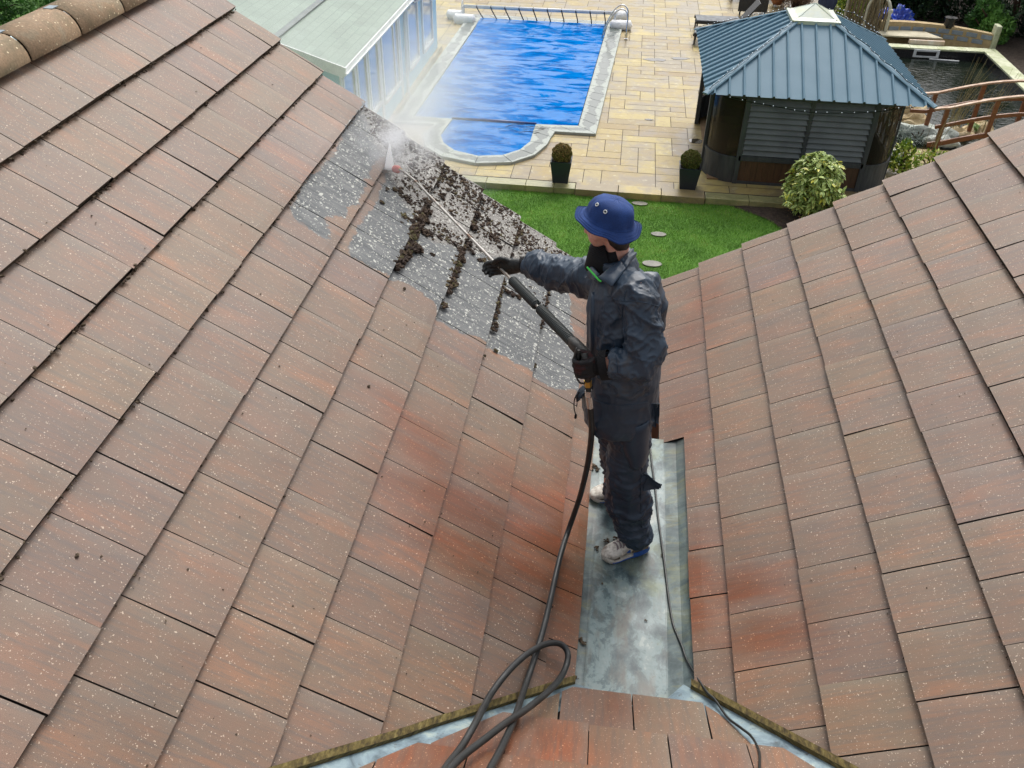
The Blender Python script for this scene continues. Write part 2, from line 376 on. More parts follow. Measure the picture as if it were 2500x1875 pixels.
VRn=Vector((-1.0,-1,0)).normalized(); vRp=Vector((.63,-.70,0))
YVL=2.75; YVR=2.86
S1=Slope(LP)
for c in range(1,12):
    ph=0 if c%2 else .5
    s0=(c-1)*GL; s1=c*GL
    for i in range(-9,14):
        y0=YL0+(i+ph)*.3; y1=y0+.3
        if y0>=YVL-.02: continue
        y1=min(y1,YVL+rng.uniform(-.004,.004)); 
        if c==11:
            s1=10*GL+(.155 if y0+.15<1.0 else .60)
        if y1<-.72+( (s0-10*GL)*math.cos(AL)-.124)*VL-.1: continue
        cs,cy=(s0+s1)/2,(y0+y1)/2
        gd=sdf(cs,cy); fine=abs(gd)<.35 or gd>0
        S1.tile(s0,s1,y0,y1,1,nx=8 if fine else 3,ny=8 if fine else 3,gmf=sdf if fine else None,wl=WL)
slopeL=S1.build('roof_slope',house,[(vLp,vLn)])
tag(slopeL,'wide tiled slope on the left, part washed clean and part grey with lichen')
S2=Slope(RP)
for c in range(1,11):
    ph=0 if c%2==0 else .5
    for i in range(-11,13):
        y0=YR0+(i+ph-1)*.3; y1=y0+.3
        if y0>=YVR-.03: continue
        y1=min(y1,YVR+rng.uniform(-.004,.004))
        s1=(c-1)*GR; s0=c*GR
        if c==1: s1=.155 if y0+.15<1.05 else 0.0
        if y1<-.70-((RP(s0,0).x)-.63)-.1: continue
        S2.tile(s0,s1,y0,y1,1,nx=3,ny=3,wl=WR)
slopeR=S2.build('roof_slope',house,[(vRp,VRn)])
S3=Slope(NP)
for c in range(1,10):
    x00=.07 if c%2 else .19
    for i in range(-14,16):
        x0=x00+i*.3-.0; 
        s1=.085+(c-1)*.335-(0 if c>1 else 0.0); s0=s1+.335
        if abs(x0+.15-.37)>.7+c*.335: continue
        S3.tile(s0,s1,x0,x0+.3,1,nx=3,ny=3,wl=WN)
nL=Vector((-1,.95,0)).normalized(); nRr=Vector((1,1.05,0)).normalized()
# keep between the two valley cuts: left line (0.08,-.83)->(-.45,-1.38), right line (.64,-.79)->(1.1,-1.27)
slopeN=S3.build('roof_slope',house,[(Vector((.10,-.83,0)),Vector((-1.04,1,0)).normalized()),(Vector((.645,-.79,0)),Vector((1.04,1,0)).normalized())])
tag(slopeN,'small tiled slope at the bottom between the two lead valleys')
# dark deck under all tiles (battens and felt)
b=MB()
def quad(*p,mi=0,**a): b.add(p,[tuple(range(len(p)))],mi,**a)
quad(LP(-.1,-4.4,-.06),LP(-.1,2.7,-.06),LP(3.8,2.7,-.06),LP(3.45,-.95,-.06))
quad(RP(.1,-.9,-.06),RP(.0,2.8,-.06),RP(3.6,2.8,-.06),RP(3.6,-4.4,-.06))
quad(NP(.09,.05,-.05),NP(.09,.7,-.05),NP(3.6,3.4,-.05),NP(3.6,-2.6,-.05))
b.build('roof_deck',mUnder,house)
# outer slopes, walls, gables, bargeboards
rt=LP(-.12,0,-.02); rr=RP(10*GR+.1,0,-.02)
b=MB()
quad((rt.x,-4.5,rt.z),(rt.x,YVL,rt.z),(rt.x-3.3,YVL,rt.z-2.35),(rt.x-3.3,-4.5,rt.z-2.35))
quad((rr.x,YVR,rr.z),(rr.x,-4.5,rr.z),(rr.x+3.4,-4.5,rr.z-2.3),(rr.x+3.4,YVR,rr.z-2.3))
mOut=M('outer_roof_tiles',(.27,.19,.15),(.2,.16,.13),rough=.7,scale=4)
o=b.build('outer_roof_slope',mOut,house,fixn=True)
mBrick=NT('house_brick'); 
br=mBrick.n('TexBrick',None,Vector=mBrick.sc(mBrick.n('TexCoord').outputs['Object'],1,1,1),Color1=(.32,.13,.08),Color2=(.24,.10,.07),Mortar=(.35,.32,.28),Scale=4.5)
mBrick=mBrick.bsdf(Base_Color=br.outputs[0],Roughness=.85)
b=MB()
YW=2.55
b.add([(-5.6,YW,-4.3),(5.9,YW,-4.3),(5.9,YW,-.15),(rr.x,YW,rr.z-.1),(.45,YW,-.33),(.3,YW,-.33),(rt.x,YW,rt.z-.1),(-5.6,YW,-.15)],[tuple(range(8))])
b.box2((-5.6,YW-.002,-4.3),(-5.5,-7,-.3)); b.box2((5.8,YW-.002,-4.3),(5.9,-7,-.3)); b.box2((-5.5,-7.1,-4.3),(5.8,-7,-.3))
b.build('wall',mBrick,house)
mWhite=M('white_upvc',(.75,.77,.76),(.62,.65,.64),rough=.35,bump=.03)
b=MB()
b.beam(LP(0,YVL-.07,-.17),LP(10*GL+.3,YVL-.07,-.17),.03,.16); b.beam(RP(.1,YVR-.07,-.17),RP(10*GR,YVR-.07,-.17),.03,.16)
b.build('bargeboard',mWhite,house)
# valley gutter
t=NT('patinated_zinc'); v=t.obj()
n1=t.noise(t.sc(v,1.4,1,1),5.5,9,.68,.3); n2=t.noise(v,2.6,5,.6,.4); n3=t.noise(v,38,4,.7); n4=t.noise(t.sc(v,3,1,1),3.2,4,.6)
c=t.ramp(n1,[(.38,(.030,.052,.060)),(.44,(.062,.098,.105)),(.49,(.092,.135,.14)),(.52,(.15,.21,.212)),(.60,(.185,.235,.23)),(.63,(.27,.32,.305))])
c=t.mix(t.ramp(n2,[(.52,0),(.68,.55)]),c,(.30,.31,.16)); c=t.mix(t.ramp(n4,[(.35,.75),(.5,0)]),c,(.105,.095,.075))
c=t.mix(t.ramp(n3,[(.62,0),(.72,.6)]),c,(.07,.055,.04)); c=t.mix(.5,c,t.ramp(n3,[(.3,.75),(.7,1.15)]),'MULTIPLY')
sx=t.n('SeparateXYZ',None,i0=v).outputs; 
band=t.math('MAXIMUM',t.mr(sx[0],.525,.545),t.mr(sx[0],.178,.166)); wv=t.noise(t.sc(v,1.2,3.2,1),2.6,6,.65,1.2)
c=t.mix(t.math('MULTIPLY',band,.6),c,t.ramp(wv,[(.38,(.045,.06,.062)),(.5,(.10,.13,.13)),(.57,(.15,.155,.085)),(.70,(.26,.31,.30))]))
mZinc=t.bsdf(Base_Color=c,Roughness=t.ramp(n2,[(.3,.32),(.7,.6)]),Metallic=0.0,Normal=t.bump(n1,.12,.01),Specular_IOR_Level=.4)
gut=[(.085,-.108),(.112,-.111),(.155,-.115),(.535,-.115),(.60,-.098),(.655,-.06)]
b=MB(); ys=[-.86+i*.08 for i in range(24)]
vs=[];
for j,y in enumerate(ys):
    for i,(x,z) in enumerate(gut): vs.append((x,y,z+.0025*mn.noise(Vector((x*9,y*4,0)))+ (0.0)))
n=len(gut); b.add(vs,[(j*n+i,j*n+i+1,(j+1)*n+i+1,(j+1)*n+i) for j in range(len(ys)-1) for i in range(n-1)])
b.box2((.166,-.80,-.114),(.170,.98,-.110)); b.box2((.530,-.80,-.1145),(.533,.98,-.1125))
b.build('valley_gutter',mZinc,house,smooth=False)
# lead lined valleys with timber fillets
t=NT('valley_lead'); v=t.obj(); n1=t.noise(v,7,6,.65,.5); n3=t.noise(v,40,3)
c=t.ramp(n1,[(.36,(.06,.09,.105)),(.46,(.14,.20,.235)),(.55,(.21,.29,.32)),(.66,(.34,.40,.36))]); c=t.mix(t.ramp(n3,[(.62,0),(.72,.6)]),c,(.06,.05,.04))
mLead=t.bsdf(Base_Color=c,Roughness=.45,Normal=t.bump(n1,.3,.02))
t=NT('mossy_timber'); v=t.obj(); n1=t.noise(t.sc(v,6,6,22),4,5,.65); n3=t.noise(v,60,3)
mFil=t.bsdf(Base_Color=t.mix(.5,t.ramp(n1,[(.35,(.05,.035,.014)),(.55,(.16,.12,.035)),(.7,(.27,.22,.08))]),t.ramp(n3,[(.3,.5),(.7,1.2)]),'MULTIPLY'),Roughness=.8,Normal=t.bump(n3,.5,.005))
def zLp(x): return -x*math.tan(AL)
def zRp(x): return ZR+(x-XR)*math.tan(AR)
for side in (0,1):
    b=MB();f=MB(); N=40
    for i in range(N+1):
        u=i/N
        if side==0: x=.125-2.95*u; y=-.725+(x-.124)*VL; zt=zLp(x); tn=Vector((0,-1,0)); a=Vector((x+.02,y+.03,zt-.052)); wv=Vector((.10,-.115,.0))
        else: x=.63+2.95*u; y=-.70-(x-.63); zt=zRp(x); a=Vector((x-.02,y+.03,zt-.052)); wv=Vector((-.10,-.115,0))
        e=a+wv; zn=-.075+(-.74-e.y)*math.tan(AN)-.045; e.z=max(zn,a.z-.03)
        rip=.004*mn.noise(Vector((x*6,side,0)))
        mid=(a+e)/2; mid.z-=.004+rip
        b.v+= [tuple(a),tuple(mid),tuple(e)]; 
        if i: q=3*(i-1); b.f+= [(q,q+1,q+4,q+3),(q+1,q+2,q+5,q+4)]; b.m+=[0,0]
        jx=.0025*mn.noise(Vector((x*14,3,side))); step=.004 if (int(u*5.3)%2) else 0
        if side==0: o1=Vector((x+.004+step,y-.012-step,zt-.006+jx))
        else: o1=Vector((x-.004-step,y-.012-step,zt-.006+jx))
        f.v+=[tuple(o1+Vector((0,.03,.004))),tuple(o1),tuple(o1+Vector((0,-.004,-.052)))]
        if i: f.f+=[(q,q+1,q+4,q+3),(q+1,q+2,q+5,q+4)]; f.m+=[0,0]
    b.build('valley_lead',mLead,house,smooth=True); f.build('valley_fillet',mFil,house)
# ridge tiles
t=NT('ridge_tile_ochre'); v=t.obj(); n1=t.noise(v,6,5,.6); n2=t.noise(v,90,3,.7); vv=t.vor(v,55); cr=t.n('SeparateXYZ',None,i0=vv.outputs['Color'])
c=t.ramp(n1,[(.35,(.16,.125,.07)),(.55,(.27,.18,.105)),(.7,(.24,.2,.13))]); c=t.mix(.6,c,t.ramp(n2,[(.3,.5),(.7,1.3)]),'MULTIPLY')
c=t.mix(t.math('MULTIPLY',t.math('LESS_THAN',vv.outputs['Distance'],t.math('MULTIPLY',cr.outputs[1],.28)),t.math('GREATER_THAN',cr.outputs[0],.5)),c,(.6,.5,.33))
mRidge=t.bsdf(Base_Color=c,Roughness=.8,Normal=t.bump(n2,.5,.005))
mClip=M('grey_clip',(.3,.38,.42),rough=.3,metal=.6)
def ridge(cx,cz,y0,y1,ang=1):
    k=0; y=y0
    while y<y1:
        L=.452; pts=[]; o=MB(); vs=[];nn=15; rad=.122
        for (yy,r_) in ((y+.006,rad),(y+.012,rad+.006),(y+L-.006,rad+.004),(y+L-.003,rad-.004)):
            for i in range(nn):
                a=math.pi*(-.06+1.12*i/(nn-1)); ex=.8
                vs.append((cx+math.copysign(abs(math.cos(a))**ex,math.cos(a))*r_*1.1,yy,cz-.02+max(-.05,math.copysign(abs(math.sin(a))**1.0,math.sin(a)))*r_*.95+.002*mn.noise(Vector((a*3,yy*9,0)))))
        o.add(vs,[(j*nn+i,j*nn+i+1,(j+1)*nn+i+1,(j+1)*nn+i) for j in range(3) for i in range(nn-1)])
        ob=o.build('ridge_tile',mRidge,house,smooth=True)
        c=MB(); c.box((cx,y+.003,cz+.099),(.05,.06,.006)); c.box((cx+.075,y+.003,cz+.073),(.03,.03,.006),rot=Matrix.Rotation(.6,3,'Y')); c.build('ridge_clip',mClip,ob)
        y+=.458; k+=1
rx=LP(0,0).x-.118
b=MB(); b.tube([(rx,-4.4,LP(0,0).z-.03),(rx,YVL,LP(0,0).z-.03)],.095,n=12); b.build('ridge_bedding',mUnder,house)
YR1=1.345-.458*12
ridge(rx+.015,LP(0,0).z+.012,YR1,YVL-.1)
qx=RP(10*GR,0); ridge(qx.x+.12,qx.z+.045,YR1,YVR-.1)

# moss, dirt and debris lying on the roof
mMoss=leafmat('moss',[(0,(.020,.012,.007)),(.45,(.045,.027,.015)),(.75,(.07,.047,.022)),(1,(.095,.082,.03))],.95)
t=NT('moss_clump'); a=t.attr('rnd'); n1=t.noise(t.obj(),150,3,.7)
mMoss=t.bsdf(Base_Color=t.mix(.7,t.ramp(a,[(0,(.026,.015,.010)),(.5,(.052,.032,.020)),(.85,(.080,.052,.028)),(1,(.10,.085,.035))]),t.ramp(n1,[(.3,.4),(.7,1.5)]),'MULTIPLY'),Roughness=.95,Normal=t.bump(n1,.9,.006))
b=MB(); k=0
def lump(P,s,y,h,r,col_=None,flat=.6,sub=1):
    global k; k+=1
    rot=Matrix.Rotation(rng.uniform(0,6.28),3,'Z')
    b.ico(P(s,y,h),r,sub,1.1,(rng.uniform(.7,1.3),rng.uniform(.7,1.3),flat),rot=rot,seed=k,rnd=rng.random() if col_ is None else col_)
def clump(P,s,y,r,n=14,h0=0,sprs=1.0):
    base=rng.random()
    for i in range(n):
        a=rng.uniform(0,6.28); q=r*math.sqrt(rng.random())
        lump(P,s+q*math.cos(a)*sprs,y+q*math.sin(a),h0+rng.uniform(0,.35)*(r-q),rng.uniform(.18,.42)*r+.003,min(1,max(0,base+rng.uniform(-.35,.35))),.75)
# big clumps along the step edges, positions read off the photograph (region 620,200)
def R6(a,b_): q=onL(620+a*.4582,200+b_*.4582,.01); return sL(q),q.y
for (pts,r) in (([(1015,430),(990,490),(960,550)],.022),([(935,615),(925,660),(890,700),(870,750),(840,800),(850,850),(880,860),(810,890),(790,930),(765,965)],.036),([(1190,640),(1185,690),(1165,745),(1185,775)],.028),([(1150,815),(1135,850),(1100,870),(1105,920),(1090,950),(1070,990),(1060,1040),(1045,1080),(1030,1110)],.032),([(1415,750),(1400,800),(1395,860)],.026),([(1330,1030),(1325,1080),(1310,1120),(1300,1180),(1295,1250),(1280,1300),(1270,1310)],.018),([(1570,1080),(1565,1120),(1550,1160),(1530,1200)],.026),([(1540,1260),(1530,1310)],.018),([(1210,590),(1205,620)],.02),([(1600,880),(1602,890)],.014),([(1150,555),(1140,590)],.016),([(1020,1165),(1012,1190)],.026),([(1497,1500),(1500,1510)],.014)):
    for i in range(len(pts)-1):
        (a1,b1),(a2,b2)=pts[i],pts[i+1]; L=math.hypot(a2-a1,b2-b1); m_=max(2,int(L/14))
        for j in range(m_):
            u=j/m_; s_,y_=R6(a1+(a2-a1)*u+rng.uniform(-7,7),b1+(b2-b1)*u+rng.uniform(-7,7)); clump(LP,s_,y_,r*rng.uniform(.7,1.25),12,-.012)
for (a,b_,r) in ((835,620,.030),(820,600,.026),(860,640,.024),(805,700,.03),(830,725,.034),(860,700,.03),(800,745,.028),(900,690,.028),(925,715,.024),(920,780,.03),(890,760,.028),(690,620,.012),(960,900,.014),(1275,815,.028),(1285,800,.02),(1255,715,.016),(1225,660,.012),(1010,600,.016),(1020,580,.014),(760,555,.018),(790,570,.02),(1040,830,.02),(1075,850,.026),(1030,780,.018),(1170,890,.02),(1240,935,.022),(1210,930,.018),(1260,925,.018),(1320,880,.02),(1340,860,.016),(1380,900,.018),(1360,1100,.018),(1385,1110,.022),(1420,1130,.02),(1350,1090,.014),(1500,1110,.02),(1530,1130,.026),(1510,1150,.02),(1480,1080,.014),(950,790,.02),(880,590,.018),(900,620,.016),(1275,1165,.012),(1298,1412,.012),(1238,1440,.007),(810,1080,.006),(960,370,.02),(940,385,.018),(980,400,.016),(715,225,.022),(740,255,.022),(700,280,.024),(745,300,.02),(670,240,.02),(655,190,.018),(735,340,.016),(720,365,.014),(1100,600,.014),(1060,690,.016),(1110,760,.016),(1140,700,.012),(1290,750,.012),(550,550,.006),(480,235,.01),(505,205,.01)):
    s_,y_=R6(a,b_); clump(LP,s_,y_,r,14,-.016)
# fine moss crumbs over the uncleaned upper part
cnt=0
while cnt<2300:
    s_=rng.uniform(UPa[:,0].min(),UPa[:,0].max()); y_=rng.uniform(UPa[:,1].min(),min(YVL,UPa[:,1].max()))
    if not insd(UPa,s_,y_) or sdf(s_,y_)<.03 or y_>YVL-.01: continue
    if mn.noise(Vector((s_*5,y_*5,3)))+(.25 if y_>2.35 else 0)<rng.uniform(-.25,.40): continue
    f_=(s_/GL)%1; lump(LP,s_,y_,-.03*(1-f_),rng.uniform(.003,.012)*(1.5 if rng.random()<.12 else 1),None,.55,0 if rng.random()<.5 else 1); cnt+=1
b.build('moss',mMoss,None,smooth=False); tag(bpy.data.objects['moss'],'dark brown moss clumps and crumbs on the uncleaned grey tiles','moss',kind='stuff')
# dirt ragged along the step edges + scattered flecks
mDirt=M('edge_dirt_crumbs',(.105,.075,.045),(.05,.034,.02),rough=.95,scale=60)
b=MB()
for c in range(1,10):
    wgt=max(.25,1-c*.1); n_=int(230*wgt)
    for i in range(n_):
        y_=rng.uniform(-2.6,YVL)
        x_=(c*GL-10*GL)*math.cos(AL)
        if y_< -.725+(x_-.124)*VL: continue
        lump(LP,c*GL+rng.uniform(-.004,.010)*(1.3 if c<5 else .8),y_,-.004-rng.random()*.03,rng.uniform(.002,.0065)*(1.5 if c<5 else .9),rng.uniform(.2,.9),.8,0)
for c in range(1,8):
    for i in range(110 if c>3 else 60):
        y_=rng.uniform(-2.6,YVR); x_=RP(c*GR,0).x
        if y_< -.70-(x_-.63): continue
        lump(RP,c*GR-rng.uniform(-.003,.007),y_,-.004-rng.random()*.026,rng.uniform(.002,.0045),rng.uniform(.1,.7),.8,0)
for i in range(380):
    s_=rng.uniform(.1,9.9*GL); y_=rng.uniform(-2.2,2.7); f_=(s_/GL)%1
    if y_<-.725+((s_-10*GL)*math.cos(AL)-.124)*VL+.03: continue
    if rng.random()<.55 and (s_<5*GL): continue
    lump(LP,s_,y_,-.03*(1-f_)+.001,rng.uniform(.0015,.0042),rng.uniform(0,.5),.5,0)
for i in range(200):
    s_=rng.uniform(.2,8*GR); y_=rng.uniform(-2.2,2.7); f_=1-(s_/GR)%1
    if y_<-.70-((RP(s_,0).x)-.63)+.03: continue
    lump(RP,s_,y_,-.03*(1-f_)+.001,rng.uniform(.0015,.0036),rng.uniform(0,.5),.5,0)
def RF(dx,dy,r,fn=onL,P=LP,ss=sL):
    q=fn(dx*D,dy*D,.0); s_=ss(q); clump(P,s_,q.y,r,8,-.015)
RF(248,1234,.009);RF(170,1195,.006);RF(840,405,.012);RF(878,775,.008);RF(800,830,.006)
for dx,dy,r in ((1255,1380,.010),(1310,1170,.014),(1290,1185,.014),(1330,1165,.012),(1287,1012,.018),(1260,1390,.012),(1247,1465,.008),(1385,1100,.006),(1430,1200,.005),(1300,1260,.006),(1395,1340,.005)):
    q=pz(dx*D,dy*D,-.11)
    for i in range(9):
        k+=1; b.ico(q+Vector((rng.uniform(-r,r),rng.uniform(-r,r),rng.uniform(0,r*.6))),r*rng.uniform(.3,.6),1,1.1,(1,1,.6),seed=k,rnd=rng.random()*.6)
b.build('roof_debris',mDirt); tag(bpy.data.objects['roof_debris'],'brown dirt and moss flecks strewn along tile edges and gutter','debris',kind='stuff')
# ======================= PERSON =======================
t=NT('wet_navy_pvc'); v=t.obj(); n1=t.noise(v,5,4,.6); n2=t.noise(v,16,5,.6,.6); n3=t.noise(v,200,2)
dirt=t.math('MULTIPLY',t.ramp(n2,[(.5,0),(.7,.6)]),t.attr('dirt'))
c=t.mix(dirt,t.ramp(n1,[(.35,(.017,.034,.058)),(.65,(.036,.060,.092))]),(.085,.078,.072))
wr=t.n('TexNoise',{'noise_type':'RIDGED_MULTIFRACTAL'},Vector=t.sc(v,1,1,.8),Scale=9.0,Detail=5.0,Roughness=.55,Distortion=.8).outputs[0]
mPVC=t.bsdf(Base_Color=c,Roughness=t.mix(dirt,t.mr(n2,.3,.7,.36,.52),.7),Normal=t.bump(wr,.35,.008),Specular_IOR_Level=.5)
t=NT('navy_trouser'); v=t.obj(); n1=t.noise(v,5,4,.6); n2=t.noise(v,14,5,.65,.6)
c=t.mix(t.ramp(n2,[(.62,0),(.78,.4)]),t.ramp(n1,[(.35,(.015,.031,.054)),(.65,(.030,.052,.082))]),(.075,.065,.055))
wr=t.n('TexNoise',{'noise_type':'RIDGED_MULTIFRACTAL'},Vector=t.sc(v,1,1,1.3),Scale=8.0,Detail=5.0,Roughness=.5,Distortion=.7).outputs[0]
mTrou=t.bsdf(Base_Color=c,Roughness=t.mr(n2,.3,.7,.38,.55),Specular_IOR_Level=.45,Normal=t.bump(wr,.4,.01))
mSkin=NT('skin'); v=mSkin.obj(); n1=mSkin.noise(v,25,3)
mSkin=mSkin.bsdf(Base_Color=mSkin.ramp(n1,[(.3,(.58,.29,.22)),(.7,(.68,.38,.29))]),Roughness=.5,Subsurface_Weight=.15,Subsurface_Scale=.01)
mHair=M('dark_hair',(.03,.018,.012),(.015,.01,.008),rough=.6,scale=60,stretch=(1,1,.2))
t=NT('blue_cotton'); v=t.obj(); n1=t.noise(v,300,2); n2=t.noise(v,12,3)
mHat=t.bsdf(Base_Color=t.mix(.6,t.ramp(n2,[(.3,(.006,.032,.14)),(.7,(.012,.052,.21))]),t.ramp(n1,[(.3,.6),(.7,1.3)]),'MULTIPLY'),Roughness=.85,Normal=t.bump(n1,.4,.002))
t=NT('black_knit'); v=t.obj(); wv=t.n('TexWave',{'wave_type':'BANDS','bands_direction':'Z'},Vector=v,Scale=70.0,Distortion=1.0).outputs[0]
mKnit=t.bsdf(Base_Color=(.006,.006,.007),Roughness=.95,Normal=t.bump(wv,.5,.004))
mGlove=M('black_glove_rubber',(.016,.019,.017),(.008,.008,.009),rough=.5,scale=20,bump=.4)
mGreen=M('lime_piping',(.08,.75,.10),rough=.5)
mShoeW=M('dirty_white_leather',(.75,.72,.64),(.24,.20,.16),rough=.55,scale=22,contrast=(.36,.56))
mSole=M('white_rubber_sole',(.72,.70,.62),(.42,.38,.31),rough=.5,scale=18)
mShoeB=M('blue_shoe_trim',(.03,.13,.50),(.02,.09,.36),rough=.45)
mLace=M('grey_lace',(.34,.29,.30),(.2,.17,.18),rough=.8)
mMesh=M('taupe_mesh',(.20,.16,.12),(.08,.065,.05),rough=.8,scale=30)

person=bpy.data.objects  # placeholder, replaced below
def remesh(objs_mb,name,mat,parent,voxel,disp=None,smooth_it=4,post=None):
    me=objs_mb.mesh(name+'_tmp'); ob=bpy.data.objects.new(name+'_tmp',me); col.objects.link(ob)
    r=ob.modifiers.new('r','REMESH'); r.mode='VOXEL'; r.voxel_size=voxel
    s=ob.modifiers.new('s','SMOOTH'); s.iterations=smooth_it; s.factor=.5
    dg=bpy.context.evaluated_depsgraph_get(); dg.update(); ev=ob.evaluated_get(dg)
    m2=bpy.data.meshes.new_from_object(ev); bpy.data.objects.remove(ob)
    if disp:
        n=len(m2.vertices); nor=[v.normal.copy() for v in m2.vertices]; cs=[v.co.copy() for v in m2.vertices]; dd=[]
        for i in range(n): d_,dirtv=disp(cs[i],nor[i]); m2.vertices[i].co=cs[i]+nor[i]*d_; dd.append(dirtv)
        a=m2.attributes.new('dirt','FLOAT','POINT'); a.data.foreach_set('value',dd)
    m2.name=name; m2.materials.clear()
    return link(name,m2,mat,parent,True)
def fold(p,f,sq=(1,1,1),seed=0):
    q=Vector((p.x*sq[0]*f,p.y*sq[1]*f,p.z*sq[2]*f+seed)); w_=Vector((mn.noise(q*.7),mn.noise(q*.7+Vector((5,5,5))),mn.noise(q*.7+Vector((9,1,3)))))*.9
    n=mn.noise(q+w_); return .22+.9*max(0,1-abs(n)*3.2)**1.6       # thin sharp creases on a smooth skin
Z0=-.113
# --- body (head, neck, torso, arms, legs, ankles) as one continuous surface
bd=MB()
hd=K(1317,489,.20); HS=.86            # head centre
face=Vector((-.94,.30,-.16)).normalized()
up_=Vector((-.10,-.02,1)).normalized(); sdv=face.cross(up_).normalized(); up_=sdv.cross(face).normalized()
def H(f,s,u): return hd+(face*f+sdv*s+up_*u)*HS
bd.ico(H(-.005,0,.03),1,3,0,rot=None,sq=(.083,.069,.092))
bd.tube([H(.035,0,.03),H(.05,0,-.02),H(.058,0,-.07),H(.055,0,-.105)],[(.057,.06),(.053,.055),(.043,.045),(.024,.026)],n=16,side=sdv)
bd.tube([H(.09,0,.03),H(.112,0,-.005),H(.118,0,-.028),H(.09,0,-.038)],[.010,.013,.016,.012],n=8)          # nose
bd.tube([H(.088,-.022,-.058),H(.101,0,-.056),H(.088,.022,-.058)],[.006,.009,.006],n=8); bd.tube([H(.086,-.02,-.07),H(.098,0,-.07),H(.086,.02,-.07)],[.006,.009,.006],n=8)  # lips
bd.tube([H(.07,-.05,.035),H(.094,-.018,.037),H(.094,.018,.037),H(.07,.05,.035)],[.008,.011,.011,.008],n=8)  # brow
for s_ in (-1,1):
    bd.ico(H(.083,.031*s_,.016),.0125,1)
    bd.tube([H(-.012,.078*s_,.035),H(-.028,.086*s_,.028),H(-.026,.085*s_,.0),H(-.010,.079*s_,-.022)],[.007,.010,.009,.007],n=8)
    bd.ico(H(.055,.045*s_,-.03),.028,1)
nk=K(1328,560,.20)
bd.tube([H(-.02,0,-.03),H(-.03,0,-.10),nk],[(.052,.050),(.050,.050),(.052,.05)],n=14,side=sdv)
shL=K(1378,622,.0); shR=K(1300,600,.37); elL=K(1392,765,-.11); wrL=K(1300,790,-.085); elR=K(1218,588,.53); wrR=K(1140,572,.665)
pel=K(1345,860,.17)
bd.tube([nk,K(1338,610,.18),K(1348,700,.17),K(1348,790,.17),pel],[(.055,.05),(.08,.11),(.13,.16),(.12,.145),(.13,.16)],n=16,side=(1,0,0))
bd.tube([K(1344,625,.16),shL,elL,wrL],[.04,.045,.042,.032],n=12); bd.tube([K(1335,612,.2),shR,elR,wrR],[.04,.042,.040,.032],n=12)
hpL=K(1358,880,.09);knL=K(1358,1030,.085);anL=K(1380,1165,.075)
hpR=K(1325,880,.27);knR=K(1332,1000,.36); anR=K(1318,1068,.43)
bd.tube([hpL,knL,anL],[.085,.06,.042],n=12); bd.tube([hpR,knR,anR],[.085,.06,.042],n=12)
person=remesh(bd,'person',mSkin,None,.0065,smooth_it=2)
tag(person,'man in dark waterproofs and blue bucket hat standing in the roof valley holding a lance','person')
# --- hair
b=MB()
for s_ in (-1,1):
    b.tube([H(-.066,0,-.005),H(-.064,.042*s_,-.01),H(-.045,.068*s_,-.005),H(-.012,.074*s_,.0)],[.028,.026,.016,.008],n=10)
for s_ in (-1,1): b.tube([H(-.018,.072*s_,.0),H(-.040,.070*s_,-.035),H(-.062,.052*s_,-.062),H(-.075,.02*s_,-.075)],[.012,.022,.028,.026],n=10)
b.tube([H(-.066,0,-.01),H(-.080,0,-.03),H(-.078,0,-.06)],[(.045,.02),(.055,.02),(.04,.012)],n=12,side=sdv)
b.build('hair',mHair,person,smooth=True)
# eyes
for s_ in (-1,1):
    e_=MB(); e_.ico(H(.090,.031*s_,.016),.0085,2); e_.build('eye',M('eye_white',(.6,.57,.54),rough=.2),person,smooth=True)
# --- snood / collar
b=MB()
b.tube([H(.015,0,-.175),H(.0,0,-.155),H(-.008,0,-.150),H(-.016,0,-.165),nk+Vector((-.015,0,.015)),nk+Vector((-.01,0,-.03))],[(.03,.03),(.060,.062),(.070,.074),(.078,.084),(.090,.10),(.105,.115)],n=26,side=sdv)
o=b.build('neck_warmer',mKnit,person,smooth=True)
# --- jacket
jk=MB()
def jr(l,r,y,yc,bb): # ring from image extents
    c=K((l+r)/2,y,yc); w_=(K(r,y,yc)-K(l,y,yc)).length/2; return c,(w_,bb)
rings=[jr(1292,1368,583,.20,.085),jr(1278,1388,600,.19,.17),jr(1272,1410,628,.18,.215),jr(1268,1424,670,.17,.22),jr(1267,1430,720,.17,.215),jr(1267,1428,780,.17,.21),jr(1264,1424,830,.17,.22),jr(1256,1420,862,.17,.23),jr(1262,1412,884,.17,.225)]
P_=spline([r[0] for r in rings],3); Rr=rspline([r[1] for r in rings],3)
jk.tube(P_,Rr,n=28,side=(1,0,0),ex=2.25)
jk.tube(spline([K(1340,622,.10),K(1375,632,.01),K(1391,700,-.06),K(1391,771,-.11),K(1358,790,-.115),K(1318,787,-.10)],5),rspline([.082,.083,.077,.079,.068,.060],5),n=20)
jk.tube(spline([K(1330,612,.25),K(1290,600,.36),K(1250,594,.44),K(1210,588,.53),K(1175,578,.60),K(1147,573,.65)],5),rspline([.09,.088,.083,.080,.073,.068],5),n=20)
jk.tube([K(1338,604,.20),K(1396,622,.14),K(1419,665,.16),K(1424,710,.17)],[.06,.07,.055,.03],n=14)   # hood/yoke bulge at the back
jk.tube([nk+Vector((.004,0,-.05)),nk+Vector((.002,0,-.01)),nk+Vector((-.002,0,.022))],[(.11,.12),(.098,.108),(.088,.096)],n=20,side=(1,0,0))
jk.tube([K(1256,852,.10),K(1248,848,.10)],[.05,.02],n=12)
axL=[K(1375,632,.01),K(1396,700,-.05),K(1394,770,-.095),K(1318,787,-.09)]
